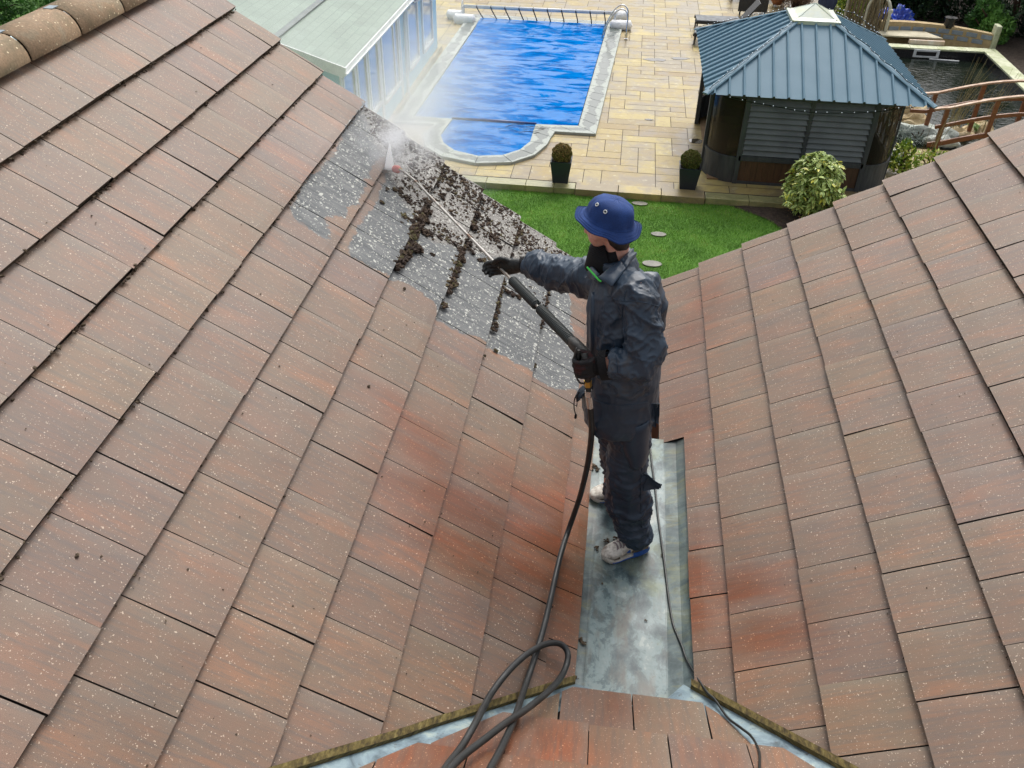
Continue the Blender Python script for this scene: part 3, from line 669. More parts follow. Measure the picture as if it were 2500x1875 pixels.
def jdisp(p,n):
    # deeper gathers on the sleeves, long soft folds on the body
    rx_=(p-K(1250,594,.44)).length; armR=p.x<.03 and p.z>1.12 and p.y>.3
    fx=(p-elL).length; armL=p.y<.0 and fx<.30
    d_=.010*(fold(p,4,(1,1,.4),1)-.5)+.005*(fold(p,8,(1,.6,1.1),4)-.5)+.002*(fold(p,23,(1,1,.8),14)-.5)
    if armR: d_+=.014*(fold(p,12,(1.1,.6,.35),2)-.5)+.007*(fold(p,26,(1.,.8,.5),7)-.5)
    if armL: d_+=.014*(fold(p,10,(.7,1,.9),3)-.5)+.008*(fold(p,24,(1,1,1),8)-.5)
    if p.z<.95: d_+=.006*(fold(p,9,(1,1,.5),9)-.5)
    d_+=.012*(fold(Vector((p.x+p.z*.5,p.y,p.z)),3.2,(1,1,.35),31)-.5)
    # collapse bottom flat to a hanging hem
    dirt=0.25+ (.9 if armL and p.z<1.25 else 0)+(.5 if p.z>1.36 and not armR else 0)
    return d_,dirt
jacket=remesh(jk,'jacket',mPVC,person,.0062,jdisp,2)
from mathutils.bvhtree import BVHTree
def bvh_of(o): return BVHTree.FromPolygons([v.co.copy() for v in o.data.vertices],[tuple(p.vertices) for p in o.data.polygons])
def seam(bv,pts,name,parent,mat,r=.0022,flat=None,off=.0015):
    out=[]
    P_=spline([Vector((x,y,0)) for x,y in pts],5)
    for q in P_:
        d=ray(q.x*D,q.y*D).normalized(); h=bv.ray_cast(CAM,d)
        if h[0] is not None:
            if out and (h[0]-out[-1]).length>.09: continue
            out.append(h[0]+(h[1] if h[1].dot(d)<0 else -h[1])*off)
    if len(out)>3:
        b=MB(); b.tube(out,[(flat,r)]*len(out) if flat else [r]*len(out),n=6,side=(1,0,.2) if flat else None); return b.build(name,mat,parent,smooth=True)
bj=bvh_of(jacket)
seam(bj,[(1283,632),(1282,700),(1282,770),(1280,840)],'placket',jacket,mPVC,.003,.011,.002)
seam(bj,[(1312,640),(1345,650),(1385,652),(1422,662)],'yoke_seam',jacket,mPVC)
seam(bj,[(1352,628),(1345,660),(1346,700),(1352,735)],'armhole_seam',jacket,mPVC)
seam(bj,[(1266,853),(1300,870),(1345,876),(1400,868)],'hem_seam',jacket,mPVC)
seam(bj,[(1160,552),(1163,570),(1164,592)],'cuff_seam',jacket,mPVC)
seam(bj,[(1330,768),(1332,785),(1334,806)],'cuff_seam',jacket,mPVC)
# collar flaps, placket, cuffs as trim of the jacket
b=MB()
def cloth(b,P4,nu=8,nv=8,th=.004,amp=.004,seed=0):
    vs=[];
    for i in range(nu+1):
        for j in range(nv+1):
            u,v_=i/nu,j/nv; p=(P4[0]*(1-u)+P4[1]*u)*(1-v_)+(P4[3]*(1-u)+P4[2]*u)*v_
            nrm=(P4[1]-P4[0]).cross(P4[3]-P4[0]).normalized(); p=p+nrm*(amp*mn.noise(Vector((u*3,v_*3,seed)))*2+amp*2*math.sin(math.pi*u)*math.sin(math.pi*v_)); vs.append(p)
    n0=len(vs); nrm=(P4[1]-P4[0]).cross(P4[3]-P4[0]).normalized(); vs+= [p-nrm*th for p in vs]
    fs=[(i*(nv+1)+j,(i+1)*(nv+1)+j,(i+1)*(nv+1)+j+1,i*(nv+1)+j+1) for i in range(nu) for j in range(nv)]
    fs+=[tuple(n0+q for q in reversed(f)) for f in fs[:]]
    ed=[i*(nv+1) for i in range(nu+1)]+[nu*(nv+1)+j for j in range(1,nv+1)]+[i*(nv+1)+nv for i in range(nu-1,-1,-1)]+[j for j in range(nv-1,0,-1)]
    fs+=[(ed[i],ed[(i+1)%len(ed)],n0+ed[(i+1)%len(ed)],n0+ed[i]) for i in range(len(ed))]
    b.add(vs,fs)
cloth(b,[K(1290,598,.02),K(1322,618,-.03),K(1352,578,.06),K(1340,562,.10)],seed=2,th=.006)
cloth(b,[K(1340,560,.11),K(1352,578,.06),K(1376,548,.2),K(1366,536,.22)],seed=5,th=.006)
cloth(b,[K(1262,600,.16),K(1288,604,.04),K(1292,590,.06),K(1276,572,.16)],seed=6,th=.006)
b.build('collar',mPVC,jacket,smooth=True,fixn=True)
b=MB(); b.tube(spline([K(1268,577,.05),K(1279,589,.03),K(1293,604,.015),K(1299,608,.01)],4),.004,n=6); b.build('piping',mGreen,jacket,smooth=True)
b=MB(); b.tube(spline([K(1252,848,.06),K(1242,860,.06),K(1240,880,.06),K(1244,898,.06)],4),.0025,n=6); b.tube([K(1244,896,.06),K(1243,903,.06)],.006,n=6); b.tube(spline([K(1250,846,.07),K(1247,862,.07),K(1246,878,.07)],3),.002,n=5); b.build('drawstring',mKnit,jacket)
b=MB()
for q,w_,l_ in ((0,.05,.10),(1,.04,.14),(2,.035,.12)):
    a=K(1392+q*8,872,.02+q*.03); cloth(b,[a,a+Vector((w_,.01,.0)),a+Vector((w_*.7+.02,.01,-l_)),a+Vector((.01,.0,-l_*.8))],seed=q,amp=.006,th=.003)
b.build('torn_flap',mTrou,jacket,smooth=True)
# --- trousers
tr=MB()
def tr_rings(L):
    o=[];r=[]
    for (l,r_,y,yc,bb) in L: c,q=jr(l,r_,y,yc,bb); o.append(c); r.append(q)
    return spline(o,3),rspline(r,3)
P_,Rr=tr_rings([(1306,1408,872,.09,.13),(1312,1406,920,.09,.12),(1314,1402,970,.085,.11),(1309,1400,1030,.085,.108),(1312,1404,1080,.08,.104),(1324,1408,1125,.078,.09),(1338,1410,1152,.075,.085),(1342,1409,1164,.075,.08)])
tr.tube(P_,Rr,n=24,side=(1,0,0))
P_,Rr=tr_rings([(1290,1380,872,.26,.12),(1293,1375,930,.30,.11),(1299,1372,985,.33,.10),(1308,1368,1030,.38,.09),(1300,1352,1062,.41,.075)])
tr.tube(P_,Rr,n=24,side=(1,0,0))
tr.tube([K(1372,1028,.05),K(1392,1036,.05),K(1402,1043,.06),K(1408,1048,.06)],[(.055,.05),(.040,.03),(.020,.010),(.006,.004)],n=12,side=(0,0,1))
def tdisp(p,n):
    d_=.010*(fold(p,6,(1,1,.8),11)-.5)+.007*(fold(p,14,(1,1,1.2),12)-.5)
    d_+=.010*(fold(p,5.5,(1.2,1.2,1.0),21)-.5)+.007*(fold(p,9,(.5,.5,1.9),22)-.5)
    if p.z<.25: d_+=.014*(fold(p,10,(.5,.5,2.4),13)-.5)
    return d_,.3
trou=remesh(tr,'trousers',mTrou,person,.0065,tdisp,2)
b=MB(); cloth(b,[K(1368,1008,.02),K(1430,1046,.03),K(1424,1056,.03),K(1362,1060,.02)],seed=9,amp=.007,th=.004); b.build('loose_flap',mTrou,trou,smooth=True)
seam(bvh_of(trou),[(1385,905),(1388,980),(1384,1060),(1386,1140)],'side_seam',trou,mTrou)
b=MB(); P_,Rr=tr_rings([(1322,1410,888,.075,.125),(1330,1405,930,.07,.12),(1345,1402,965,.065,.115),(1352,1398,985,.06,.11)])
b.tube(P_,Rr,n=24,side=(1,0,0),caps=False)
o=b.build('overlap_panel',mTrou,trou,smooth=True); sdm=o.modifiers.new('s','SOLIDIFY'); sdm.thickness=.004
# --- bucket hat
HT=.74; hat_c=K(1316,473,.20); ha=Vector((.24,-.02,1)).normalized(); hx=Vector((1,0,-.24)).normalized(); hy=ha.cross(hx).normalized()
prof=[(r_*HT,h_*HT*(.95 if h_>0 else .8)) for r_,h_ in [(.0,.122),(.040,.120),(.068,.113),(.088,.101),(.100,.082),(.109,.05),(.114,.018),(.116,.006),(.119,.0),(.132,-.013),(.148,-.026),(.160,-.036),(.165,-.040)]]
b=MB(); n=56; vs=[]
for i,(r_,h_) in enumerate(prof):
    for k_ in range(n):
        a=2*math.pi*k_/n; ex=1.0; wob=0
        if i>8: wob=(.015*math.sin(2*a+1.2)+.010*math.sin(3*a+.3)+.006*math.sin(7*a))*((i-8)/4)*HT
        rr_=r_*(1.07+0*a) if i>0 else 0
        cr_=.007*mn.noise(Vector((math.cos(a)*2.6,math.sin(a)*2.6,h_*26))) if 0<i<9 else 0
        vs.append(hat_c+hx*(rr_+cr_)*math.cos(a)*1.06+hy*(rr_+cr_)*math.sin(a)*.94+ha*(h_+wob))
b.add(vs,[(i*n+k_,i*n+(k_+1)%n,(i+1)*n+(k_+1)%n,(i+1)*n+k_) for i in range(len(prof)-1) for k_ in range(n)])
hat=b.build('bucket_hat',mHat,person,smooth=True); sm=hat.modifiers.new('s','SOLIDIFY'); sm.thickness=.003
b=MB()
for rr_,hh in ((.092,.0),(.105,-.0115),(.113,-.0165),(.1205,-.0215)):
    b.tube([hat_c+hx*rr_*1.08*1.06*math.cos(a)+hy*rr_*1.08*.94*math.sin(a)+ha*(hh+.003+HT*(.015*math.sin(2*a+1.2)+.010*math.sin(3*a+.3)+.006*math.sin(7*a))*max(0,(rr_-.088)/.034)) for a in [2*math.pi*i/60 for i in range(61)]],.0012,n=4,caps=False)
b.build('stitching',mHat,hat)
for (ex_,ey_) in ((1291,443),(1308,458)):
    q=K(ex_,ey_,.20-.085*1.0); d=ray(ex_*D,ey_*D); # nearest approach of that ray to the crown surface
    best=None
    for i in range(200):
        p=CAM+d*(3.0+i*.01)
        rel=p-hat_c; rad=math.hypot(rel.dot(hx)/1.06,rel.dot(hy)/.94)/1.07; h_=rel.dot(ha)
        rr0=HT*np.interp(h_/HT,[0,.018,.05,.085,.1,.113,.122],[.119,.114,.11,.106,.1,.082,0])
        if h_<.122*HT and h_>0 and rad<=rr0: best=p; break
    if best is None: best=q
    nn_=((best-hat_c)-ha*(best-hat_c).dot(ha)).normalized()*.85+ha*.5; nn_.normalize()
    u_=nn_.orthogonal().normalized(); v_=nn_.cross(u_)
    e_=MB(); e_.tube([best+nn_*.005+u_*.0062*math.cos(a)+v_*.0062*math.sin(a) for a in [2*math.pi*i/16 for i in range(17)]],.0021,n=6,caps=False); e_.build('eyelet',mWhite,hat,smooth=True)
    e_=MB(); e_.tube([best+nn_*.003,best+nn_*.0052],.0042,n=10); e_.build('eyelet_hole',mKnit,hat)
# --- shoes
def shoe(heel,toe,z):
    f=(toe-heel); f.z=0; L=f.length; f.normalize(); s_=Vector((-f.y,f.x,0)); up=Vector((0,0,1))
    def Q(t_,a,h): return heel+f*(t_*L)+s_*a+up*(h)
    def base(t_): return [(.0,.022),(.06,.034),(.2,.038),(.4,.036),(.6,.044),(.78,.050),(.9,.042),(.97,.026),(1.0,.010)]
    ts=[0,.03,.1,.25,.4,.55,.7,.82,.9,.96,1.0]; wd=[.014,.026,.036,.039,.037,.041,.047,.048,.042,.030,.012]
    def ringmesh(mb,levels):
        n=len(ts); vs=[]
        for (h,off) in levels:
            for i,t_ in enumerate(ts): vs.append(Q(t_,max(.002,wd[i]+off),z+h+(.010*max(0,(t_-.75)/.25)**2)))
            for i in range(n-1,-1,-1): vs.append(Q(ts[i],-max(.002,wd[i]+off)+(.004 if .3<ts[i]<.6 else 0),z+h+(.010*max(0,(ts[i]-.75)/.25)**2)))
        m_=2*n; fs=[(a*m_+i,a*m_+(i+1)%m_,(a+1)*m_+(i+1)%m_,(a+1)*m_+i) for a in range(len(levels)-1) for i in range(m_)]
        fs+=[tuple(range(m_-1,-1,-1)),tuple((len(levels)-1)*m_+i for i in range(m_))]; mb.add(vs,fs)
    # upper
    u=MB(); hs=[.070,.085,.092,.088,.098,.094,.076,.060,.052,.044,.034]
    u.tube([Q(t_,0,z+.026+(h_-.026)*.5) for t_,h_ in zip(ts,hs)],[(w_*.98,(h_-.020)*.55) for w_,h_ in zip(wd,hs)],n=18,side=s_,ex=2.6)
    up_o=u.build('shoe',mShoeW,person,smooth=True)
    so_=MB(); ringmesh(so_,[(0,-.004),(.008,.003),(.020,.005),(.030,.001)]); so_.build('sole',mSole,up_o,fixn=True)
    bt=MB()
    for sg in (-1,1):
        pts=[Q(t_,sg*(np.interp(t_,ts,wd)+.0052),z+.024+(.010*max(0,(t_-.75)/.25)**2)+(.012 if t_<.35 else 0)*(1-t_/.35)) for t_ in np.linspace(.03,.40,8)]
        bt.tube(pts,[(.018,.0025)]*8,n=8,side=up)
        bt.tube([Q(t_,sg*(np.interp(t_,ts,wd)+.0048),z+.014+(.010*max(0,(t_-.75)/.25)**2)) for t_ in np.linspace(.38,.86,9)],[(.006-.0004*i,.0015) for i in range(9)],n=8,side=up)
        bt.tube([Q(.47,sg*.038,z+.058),Q(.56,sg*.036,z+.056)],[(.012,.004),(.010,.004)],n=8,side=up)
    bt.build('trim',mShoeB,up_o,fixn=True)
    mg=MB()
    mg.tube([Q(t_,0,z+.030+dz) for t_,dz in ((.70,.004),(.80,.002),(.9,-.002),(.975,-.004))],[(.0505,.017),(.0505,.015),(.044,.012),(.027,.010)],n=16,side=s_)
    for sg in (-1,1): mg.tube([Q(.08,sg*.034,z+.045),Q(.25,sg*.038,z+.050),Q(.42,sg*.036,z+.048)],[(.020,.007),(.018,.006),(.008,.004)],n=8,side=up)
    mg.build('overlay',mMesh,up_o,smooth=True)
    lc=MB()
    for i in range(5):
        t_=.46+i*.062; hh=np.interp(t_,ts,hs)*1.06+z+.010; lc.tube(spline([Q(t_,-.026,hh-.010),Q(t_+.01,0,hh+.003),Q(t_+.03,.026,hh-.012)],3),.0028,n=5); lc.tube(spline([Q(t_+.03,-.026,hh-.012),Q(t_+.01,0,hh+.005),Q(t_,.026,hh-.010)],3),.0028,n=5)
    hh=np.interp(.46,ts,hs)*1.06+z+.010
    for sg in (-1,1): lc.tube(spline([Q(.47,0,hh),Q(.50,.025*sg,hh+.014),Q(.56,.040*sg,hh),Q(.52,.030*sg,hh-.008),Q(.47,0,hh)],4),.0028,n=5); lc.tube(spline([Q(.47,0,hh),Q(.55,.018*sg,hh-.004),Q(.64,.034*sg,hh-.022)],3),.0028,n=5)
    lc.build('lace',mLace,up_o,smooth=True)
    return up_o
hl=pz(1396*D,1190*D,Z0); tl=pz(1300*D,1214*D,Z0); hl.z=tl.z=0
shoe(hl+Vector((.005,.02,0)),tl+Vector((0,.015,0)),Z0)
tl2=pz(1275*D,1078*D,Z0); tl2.z=0; shoe(tl2+Vector((.27,.09,0)),tl2,Z0)
# --- lance line
noz=onL(985,413,.085); hnd=K(1262,765,-.085)
LD=(noz-hnd).normalized()
def closest(dx,dy):
    d=ray(dx*D,dy*D).normalized(); w0=hnd-CAM; a=LD.dot(LD);b_=LD.dot(d);c=1;dd=LD.dot(w0);e=d.dot(w0); s_=(b_*e-c*dd)/(a*c-b_*b_); return hnd+LD*s_
# --- gloves
def finger(b,pts,r0,r1):
    P=spline(pts,4); n=len(P); b.tube(P,[r0+(r1-r0)*i/(n-1) for i in range(n)],n=10); b.ico(P[-1],r1*1.0,1)
hR=closest(1090,566)
# right hand: palm behind the lance, thumb over it
g=MB()
fwd=(hR-wrR).normalized(); 
px0=wrR; palm=hR+Vector((.055,-.02,.012))
toC=(CAM-hR).normalized(); upv=Vector((0,0,1)); upv=(upv-fwd*upv.dot(fwd)).normalized(); sd_=fwd.cross(upv)  # fwd x up
g.tube(spline([wrR,wrR+fwd*.03,hR-fwd*.045,hR-fwd*.005],4),rspline([(.036,.032),(.034,.028),(.044,.024),(.041,.018)],4),n=16,side=upv)
base_=hR-fwd*.005-toC*.012
for i,(o_,L_,cu) in enumerate(((.030,.085,.2),(.010,.094,.35),(-.010,.090,.5),(-.029,.074,.65))):
    p0=base_+upv*o_; p1=p0+fwd*L_*.45-toC*.006; p2=p1+(fwd*.8+toC*cu*.9-upv*.25*cu).normalized()*L_*.32; p3=p2+(fwd*.4+toC*cu*1.4-upv*.3).normalized()*L_*.26
    finger(g,[p0,p1,p2,p3],.0125,.0095)
t0=hR-fwd*.055+upv*.030+toC*.01; finger(g,[t0,t0+fwd*.03+upv*.014+toC*.018,t0+fwd*.062+upv*.006+toC*.022,t0+fwd*.085-upv*.006+toC*.016],.015,.011)
gl=remesh(g,'glove',mGlove,person,.0035,lambda p,n:(.0015*(fold(p,45,seed=3)-.5),0),2)
c=MB(); P_=spline([wrR-fwd*.03,wrR+fwd*.005,wrR+fwd*.028],4); c.tube(P_,[(.043,.040)]*len(P_),n=24,side=upv); 
c.build('glove_cuff',mKnit,gl,smooth=True)
c=MB(); sp=wrR-fwd*.008+ (toC-fwd*toC.dot(fwd)).normalized()*.039+upv*.010; c.ico(sp,1,2,0,sq=(.010,.006,.013)); c.build('bare_wrist',mSkin,gl,smooth=True)
# left hand: fist round the pistol grip
g=MB(); hL=K(1264,788,-.09); gx=Vector((1,0,0)); 
fw=(hL-wrL).normalized()
gripd=(K(1272,838,-.09)-K(1258,750,-.09)).normalized()     # grip axis, pointing down
out=gripd.cross(Vector((0,1,0))).normalized(); out=-out if out.x>0 else out
cam_=(CAM-hL); cam_=(cam_-gripd*cam_.dot(gripd)).normalized(); lf=gripd.cross(cam_).normalized(); lf=-lf if lf.x>0 else lf
ctr=hL
g.tube(spline([wrL,wrL+fw*.03,ctr+cam_*.012+Vector((.022,0,.0))],4),rspline([(.034,.030),(.036,.03),(.046,.030)],4),n=16,side=gripd)
g.tube([ctr-gripd*.042+cam_*.014+Vector((.014,0,0)),ctr+gripd*.042+cam_*.014+Vector((.014,0,0))],[(.030,.028),(.028,.026)],n=14,side=lf)
for i in range(4):
    o_=-.034+i*.0225; p=ctr+gripd*o_; L_=(1,1.06,1,.88)[i]
    finger(g,[p+cam_*.030+Vector((.012,0,0)),p+cam_*.034*L_+lf*.022,p+cam_*.012+lf*.041*L_,p-cam_*.014+lf*.032,p-cam_*.020+lf*.008],.0125,.0095)
finger(g,[ctr-gripd*.030+Vector((.03,0,.0)),ctr-gripd*.050+Vector((.020,0,0))-cam_*.008,ctr-gripd*.062-cam_*.010+lf*.008,ctr-gripd*.058-cam_*.006+lf*.030],.015,.0105)
t=NT('knit_back_glove'); v=t.obj(); n1=t.noise(v,25,3,.6); n2=t.noise(v,260,2)
mGlove2=t.bsdf(Base_Color=t.mix(t.ramp(n1,[(.52,0),(.66,.8)]),(.010,.010,.011),(.055,.012,.012)),Roughness=.85,Normal=t.bump(n2,.4,.003))
gl=remesh(g,'glove',mGlove2,person,.0035,lambda p,n:(.0012*(fold(p,45,seed=3)-.5),0),2)
c=MB(); P_=spline([wrL-fw*.02,wrL+fw*.01,wrL+fw*.035],4); c.tube(P_,[(.042,.038)]*len(P_),n=24,side=gripd); c.build('glove_cuff',mKnit,gl,smooth=True)
c=MB(); P_=spline([K(1318,787,-.09),K(1306,789,-.088),K(1297,790,-.087)],4); c.tube(P_,[(.064,.058)]*len(P_),n=24,side=gripd,caps=False); c.build('inner_cuff',mKnit,jacket,smooth=True)

# ======================= LANCE AND HOSES =======================
mSteel=M('stained_steel',(.52,.50,.46),(.20,.13,.09),rough=.35,metal=.85,scale=9,contrast=(.35,.5),stretch=(1,1,1))
mSpring=M('dark_spring_grip',(.045,.055,.052),(.03,.036,.035),rough=.45)
mBlackP=M('worn_black_plastic',(.05,.05,.045),(.022,.022,.02),rough=.55,scale=18)
mRed=M('red_nozzle_plastic',(.62,.07,.035),(.48,.05,.03),rough=.4)
mBrass=M('brass',(.65,.45,.12),(.5,.33,.08),rough=.3,metal=.9)
mFer=M('bright_ferrule',(.75,.77,.78),(.5,.52,.53),rough=.25,metal=.9)
mHose=M('black_rubber_hose',(.030,.033,.034),(.018,.02,.02),rough=.42,scale=12)
mCable=M('thin_dark_cable',(.018,.022,.022),(.01,.012,.012),rough=.35)
lance=empty('pressure_washer_lance',hnd,'long steel pressure washer lance with red nozzle held across the dirty tiles','lance')
gunend=closest(1246,738)
Ltot=(noz-gunend).length
def LN(d): return gunend+LD*d
bend=closest(905,388); Lb=(bend-gunend).length
b=MB(); b.tube([LN(.0)]+[LN(Lb*i/8) for i in range(1,9)],.0075,n=10)
nz=onL(862*D,366*D,.06); bend2=bend+LD*.05
b.tube(spline([LN(Lb),bend2,(bend2*.45+nz*.55)+Vector((0,0,.006)),nz],5),.0075,n=10); b.build('tube',mSteel,lance,smooth=True)
sp0=(closest(1240,735)-gunend).length; s1=(closest(1172,662)-gunend).length; s2=(closest(1166,652)-gunend).length; s3=(closest(1112,600)-gunend).length
def helix(a,bb,r,pitch,wr_):
    n=int((bb-a)/pitch*12); u_=LD.orthogonal().normalized(); v_=LD.cross(u_)
    return [LN(a+(bb-a)*i/n)+(u_*math.cos(i/12*6.283)+v_*math.sin(i/12*6.283))*r for i in range(n+1)]
for (a,bb,r0) in ((sp0,s1,.0205),(s2,s3,.0195)):
    b=MB(); b.tube(helix(a,bb,r0,.0115,.004),.0043,n=6); b.tube([LN(a),LN(bb)],r0-.003,n=14); b.build('spring_grip',mSpring,lance,smooth=True)
tipd=(nz-(bend2*.45+nz*.55)).normalized(); tipd=(tipd+Vector((-.6,.1,-.25))).normalized()
b=MB(); b.tube([nz-tipd*.012,nz+tipd*.004,nz+tipd*.012,nz+tipd*.045,nz+tipd*.055],[.010,.022,.026,.024,.014],n=12); b.build('nozzle',mRed,lance,smooth=True)
b=MB(); b.tube([nz-tipd*.022,nz-tipd*.004],[.013,.013],n=6); b.build('nozzle_nut',mBrass,lance)
gA=closest(1238,732); gB=K(1270,770,-.085)
b=MB(); b.tube(spline([gA+LD*.012,gA-LD*.02,gA-LD*.06,gB],4),rspline([(.017,.017),(.026,.022),(.028,.023),(.022,.020)],4),n=12,ex=3)
b.tube([K(1262,762,-.09),K(1266,790,-.09),K(1270,822,-.09)],[(.017,.014),(.016,.013),(.017,.014)],n=12,side=cam_)
b.tube(spline([K(1246,752,-.095),K(1240,775,-.095),K(1242,805,-.095),K(1252,826,-.095),K(1266,828,-.092)],4),.0045,n=8)
b.build('gun_body',mBlackP,lance,smooth=True)
b=MB(); b.tube(spline([K(1250,756,-.09),K(1249,775,-.09),K(1252,790,-.09)],3),(.006),n=8); b.build('trigger',mBlackP,lance)
b=MB(); b.tube([K(1269.5,822,-.09),K(1270.5,834,-.09)],.0165,n=6); b.build('brass_coupling',mBrass,lance)
b=MB(); b.tube([K(1270.5,834,-.09),K(1271.5,845,-.09)],[.015,.013],n=14); b.build('coupling_sleeve',mBlackP,lance)
hose=MB()
hp=[K(1271.5,845,-.09),K(1273,862,-.09),K(1275,880,-.088),K(1277,905,-.08),K(1278,930,-.06),K(1275,965,-.03),K(1268,1010,.0),K(1252,1075,.04)]
lastp=[(1228,1145),(1212,1195),(1200,1245),(1188,1300),(1172,1365),(1152,1430)]
hp+= [onL(x*D,y*D,.016+ .05*(1-i/5)) for i,(x,y) in enumerate(lastp)]
hp+= [near(x*D,y*D,.022) for x,y in ((1132,1490),(1112,1550),(1085,1612),(1060,1659),(1035,1710),(1000,1760))]
hp+= [near(x*D,y*D,.022) for x,y in ((955,1765),(930,1720),(962,1660),(998,1612))]
hp+= [near(x*D,y*D,.05) for x,y in ((1028,1560),(1060,1500),(1100,1448),(1140,1412),(1180,1391),(1212,1392),(1227,1415))]
hp+= [near(x*D,y*D,.045) for x,y in ((1216,1455),(1186,1492),(1140,1530),(1095,1560),(1040,1602),(992,1640),(950,1690),(915,1760))]
P_=spline(hp,6); hose.tube(P_,.0135,n=12)
ho=hose.build('pressure_hose',mHose,None,smooth=True); tag(ho,'thick black hose hanging from the lance and looping at the bottom of the roof','hose')
b=MB(); b.tube([K(1271.5,843,-.09),K(1272,856,-.09)],.0165,n=6); b.tube([K(1272,856,-.09),K(1275,880,-.088)],[.0155,.0145],n=14); b.build('ferrule',mFer,ho)
cb=[pz(x*D,y*D,-.105) for x,y in ((1404,955),(1408,1000),(1416,1060),(1421,1110),(1429,1170),(1437,1230),(1444,1290),(1452,1340))]
cb=cb[:-1]+[pz(x*D,y*D,z) for x,y,z in ((1453,1345,-.104),(1463,1372,-.098),(1474,1398,-.088),(1486,1430,-.075))]
cb+=[Vector((near(x*D,y*D,.0))) for x,y in ((1524,1491),(1545,1512),(1572,1550),(1600,1572),(1624,1592),(1640,1625),(1641,1662),(1645,1720))]
P_=spline(cb,6); b=MB(); b.tube(P_,.0052,n=8); o=b.build('thin_cable',mCable,None,smooth=True); tag(o,'thin dark cable running along the metal gutter behind the shoes','cable')
# ======================= GARDEN: ground, lawn, patio =======================
def struct(o): o['kind']='structure'; return o
mGround=M('earth',(.09,.065,.045),(.05,.036,.025),rough=.95,scale=3)
b=MB(); b.add([(-120,-60,G-.20),(120,-60,G-.20),(120,160,G-.20),(-120,160,G-.20)],[(0,1,2,3)]); struct(b.build('ground',mGround))
t=NT('lawn_turf'); v=t.obj(); n1=t.noise(v,1.2,4,.6); n2=t.noise(v,60,4,.7)
mTurf=t.bsdf(Base_Color=t.mix(.6,t.ramp(n1,[(.3,(.06,.15,.014)),(.7,(.10,.24,.025))]),t.ramp(n2,[(.3,.4),(.7,1.4)]),'MULTIPLY'),Roughness=.95)
EDY=13.44   # lawn side of the patio edge
b=MB(); b.add([(-60,-30,G-.13),(60,-30,G-.13),(60,EDY,G-.13),(-60,EDY,G-.13)],[(0,1,2,3)])
b.add([(-60,EDY,G-.13),(-9.5,EDY,G-.13),(-9.5,90,G-.13),(-60,90,G-.13)],[(0,1,2,3)]); struct(b.build('lawn',mTurf))
N=260000; gx_=nr.uniform(-3.2,5.2,N); gy=nr.uniform(7.0,EDY-.02,N)
keep=~((gx_>1.55+.35*np.sin(gy*2.1)+(EDY-gy)*.62)&(gx_>1.7))
bed=lambda x,y:(x>2.60+.10*np.sin(y*5)+(EDY-y)*.95)
keep=~bed(gx_,gy)
ns=np.array([mn.noise(Vector((x*1.5,y*1.5,0)))*.5+mn.noise(Vector((x*6,y*6,1)))*.35 for x,y in zip(gx_,gy)])
keep&=(ns>-.42)|(nr.random(N)<.5)
stones=[(pz(1562,495,G-.1),.22,.12),(pz(1608,570,G-.1),.20,.12),(pz(1592,642,G-.1),.24,.15),(pz(1632,688,G-.1),.30,.14)]
for q,a,bb in stones: keep&=((gx_-q.x)/a)**2+((gy-q.y)/bb)**2>.62
gx_,gy,ns=gx_[keep],gy[keep],ns[keep]; N=len(gx_)
mBlade=leafmat('grass_blade',[(0,(.06,.16,.014)),(.5,(.14,.33,.028)),(.85,(.25,.46,.05)),(1,(.36,.36,.12))],.6)
dirs=np.stack([nr.normal(size=N)*.45,nr.normal(size=N)*.45,np.ones(N)],1)
o=leafobj('grass',np.stack([gx_,gy,np.full(N,G-.13+.018)],1),.046,mBlade,None,dirs=dirs,aspect=.10,rnd=np.clip(.42+ns*1.1+nr.normal(size=N)*.22,0,1)); tag(o,'short bright green grass of the lawn','grass',kind='stuff')
mStone=M('wet_grey_paving_stone',(.12,.115,.08),(.07,.068,.048),rough=.4,scale=9)
for i,(q,a,bb) in enumerate(stones):
    b=MB(); pts=[(q.x+a*.74*math.cos(u)*(1+.08*mn.noise(Vector((math.cos(u)*2,math.sin(u)*2,i*4)))),q.y+bb*.74*math.sin(u)) for u in [2*math.pi*k_/22 for k_ in range(22)]]
    b.prism(pts,G-.16,G-.105); o=b.build('stepping_stone',mStone,None,bevel=.006)
    tag(o,['stepping stone just beyond the blue hat brim','small stepping stone behind the hat at its lower right','flat stepping stone in grass behind the shoulder','stepping stone nearest the right roof edge'][i],'stepping stone','stepping stones in the lawn')
# soil bed
mSoil=M('dark_soil',(.065,.043,.028),(.028,.018,.012),rough=.95,scale=14,bump=.8,bscale=45,bd=.02)
b=MB(); nx,ny=46,30; vs=[]
for i in range(nx+1):
    for j in range(ny+1):
        y=10.2+(EDY-10.2)*j/ny; x0=2.55+.10*math.sin(y*5)+(EDY-y)*.95; x=x0+(9-x0)*(i/nx)**1.3
        vs.append((x,y,G-.118+.03*mn.noise(Vector((x*4,y*4,0)))+.02*min(1,i/4)))
b.add(vs,[(i*(ny+1)+j,(i+1)*(ny+1)+j,(i+1)*(ny+1)+j+1,i*(ny+1)+j+1) for i in range(nx) for j in range(ny)]); struct(b.build('soil_bed',mSoil,smooth=True))
cen=[];
for i in range(70): x=rng.uniform(2.6,5.0);y=rng.uniform(11.8,EDY-.1); cen.append((x,y,G-.09)) if bed(x,y) else None
o=leafobj('leaf_litter',cen,.06,leafmat('dry_leaf',[(0,(.12,.05,.02)),(.6,(.30,.20,.10)),(1,(.5,.42,.3))],.8),None,up=0,aspect=.5); tag(o,'dry leaf litter on the dark soil bed','leaf litter',kind='stuff')
